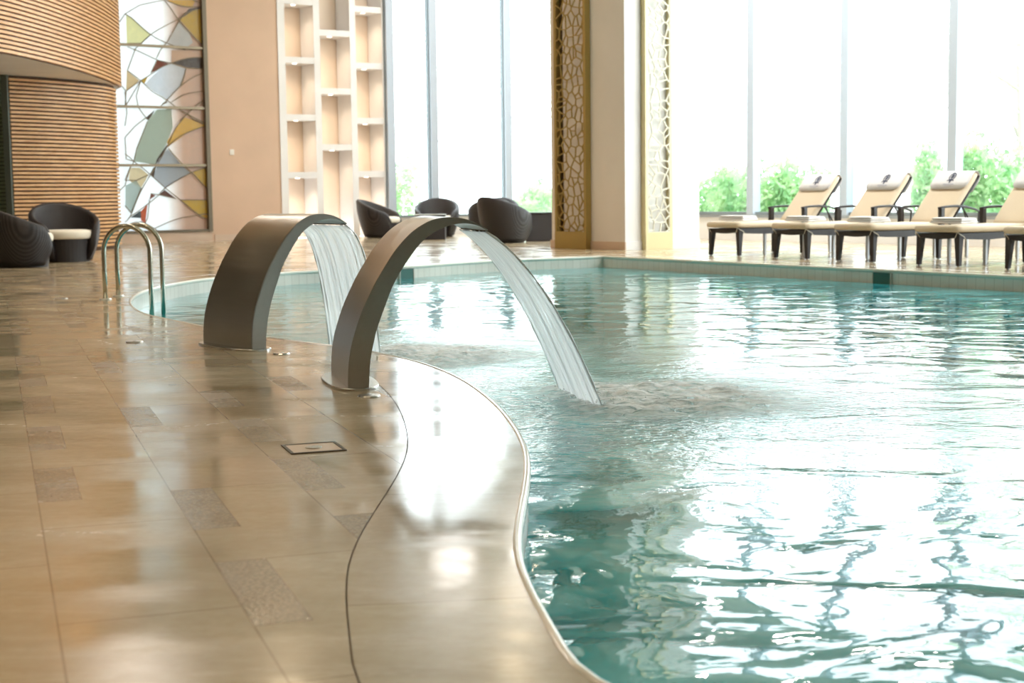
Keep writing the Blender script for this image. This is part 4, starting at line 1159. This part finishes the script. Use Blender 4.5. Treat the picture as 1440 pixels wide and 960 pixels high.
def tree(label, P, h, seed, n=1400, lean=0):
    rnd = random.Random(seed); r = thing('garden_tree', label, 'tree', P, 0, 'tall pale trees beyond the garden')
    bm = bmesh.new(); tube(bm, [(0,0,0),(.1+lean*.3,0,h*.3),(lean*.7,.1,h*.6),(lean,0,h*.95)], .1, 10, True, [.13,.11,.07,.02])
    ends = []
    for k in range(9):
        z = h*(.3+.6*k/9); a = rnd.random()*2*PI; L = h*.22*(1.2-k/12); e = Vector((lean*z/h+math.cos(a)*L, math.sin(a)*L, z+L*.5)); ends.append(e)
        tube(bm, [(lean*z/h,0,z),(lean*z/h+math.cos(a)*L*.5, math.sin(a)*L*.5, z+L*.32),e], .03, 6, True, [.045,.03,.01])
    link('trunk', bm, m_bark, r, True)
    bm = bmesh.new()
    for e in ends: leaves(bm, e, h*.13, h*.13, h*.09, n//9, .17, rnd, 0)
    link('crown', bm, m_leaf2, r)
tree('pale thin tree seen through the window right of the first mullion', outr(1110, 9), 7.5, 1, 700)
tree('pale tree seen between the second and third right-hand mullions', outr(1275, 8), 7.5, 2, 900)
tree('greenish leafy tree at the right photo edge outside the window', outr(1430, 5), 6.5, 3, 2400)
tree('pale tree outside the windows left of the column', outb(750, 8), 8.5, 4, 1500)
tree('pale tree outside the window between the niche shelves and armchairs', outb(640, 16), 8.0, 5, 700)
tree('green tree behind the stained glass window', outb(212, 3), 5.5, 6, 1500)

# ------------------------------------------------------------------ lights
wld = bpy.data.worlds.new('sky'); bpy.context.scene.world = wld; wld.use_nodes = True
bg = wld.node_tree.nodes['Background']; bg.inputs[0].default_value = (.88,.945,1.0,1); bg.inputs[1].default_value = 7.2
def ceil_light(x, y, e=150, r=.22, col=(1,.78,.52), label='round warm downlight recessed in the ceiling over the deck', grp='recessed ceiling downlights'):
    root = thing('ceiling_downlight', label, 'ceiling light', (x,y,CEIL-.03), 0, grp)
    bm = bmesh.new(); disc(bm, (0,0,.0), r+.04, .03, 28); link('trim_ring', bm, m_white, root)
    ld = bpy.data.lights.new('downlight_lamp', 'AREA'); ld.shape = 'DISK'; ld.size = r*2; ld.energy = e; ld.color = col
    lo = bpy.data.objects.new('downlight_lamp', ld); C.objects.link(lo); lo.location = (x,y,CEIL-.04); lo.parent = None
for x, y in ((-5,2),(-5,7),(-4.5,12),(-4.5,17),(-3.5,22),(-1,-3),(-7,-2),(0,26),(-9.5,10),(-1.2,1.6),(3,-3)): ceil_light(x, y, 52)
for x, y in ((-5.2,19.5),(-6,22.8)): ceil_light(x, y, 80, .5, (1,.90,.80), 'added fill light at the ceiling in front of the slatted wood drum', 'added fill lights by the slatted drum')  # added lamps to lift the dark floor at the back left

for i in range(8):
    q = rw(.5+i*2.3, 0, 2.6); ceil_light(q.x, q.y, 120, .3, (1,.97,.93), 'added neutral fill light at the ceiling above the sun loungers', 'added fill lights above the loungers')  # added lamps that brighten the far deck and loungers, none is seen
for i in range(4):
    q = bk(6.2+i*2.1, 0, 2.6); ceil_light(q.x, q.y, 60, .5, (1,.95,.90), 'added neutral fill light at the ceiling above the wicker armchairs', 'added fill lights above the armchairs')  # added lamps to brighten the armchair end, no fitting is seen there
sc = bpy.context.scene
sc.view_settings.view_transform = 'Standard'; sc.view_settings.look = 'None'; sc.view_settings.exposure = 0.0
sc.cycles.max_bounces = 8; sc.cycles.transparent_max_bounces = 16; sc.cycles.caustics_reflective = False; sc.cycles.caustics_refractive = False
sc.cycles.sample_clamp_indirect = 6.0
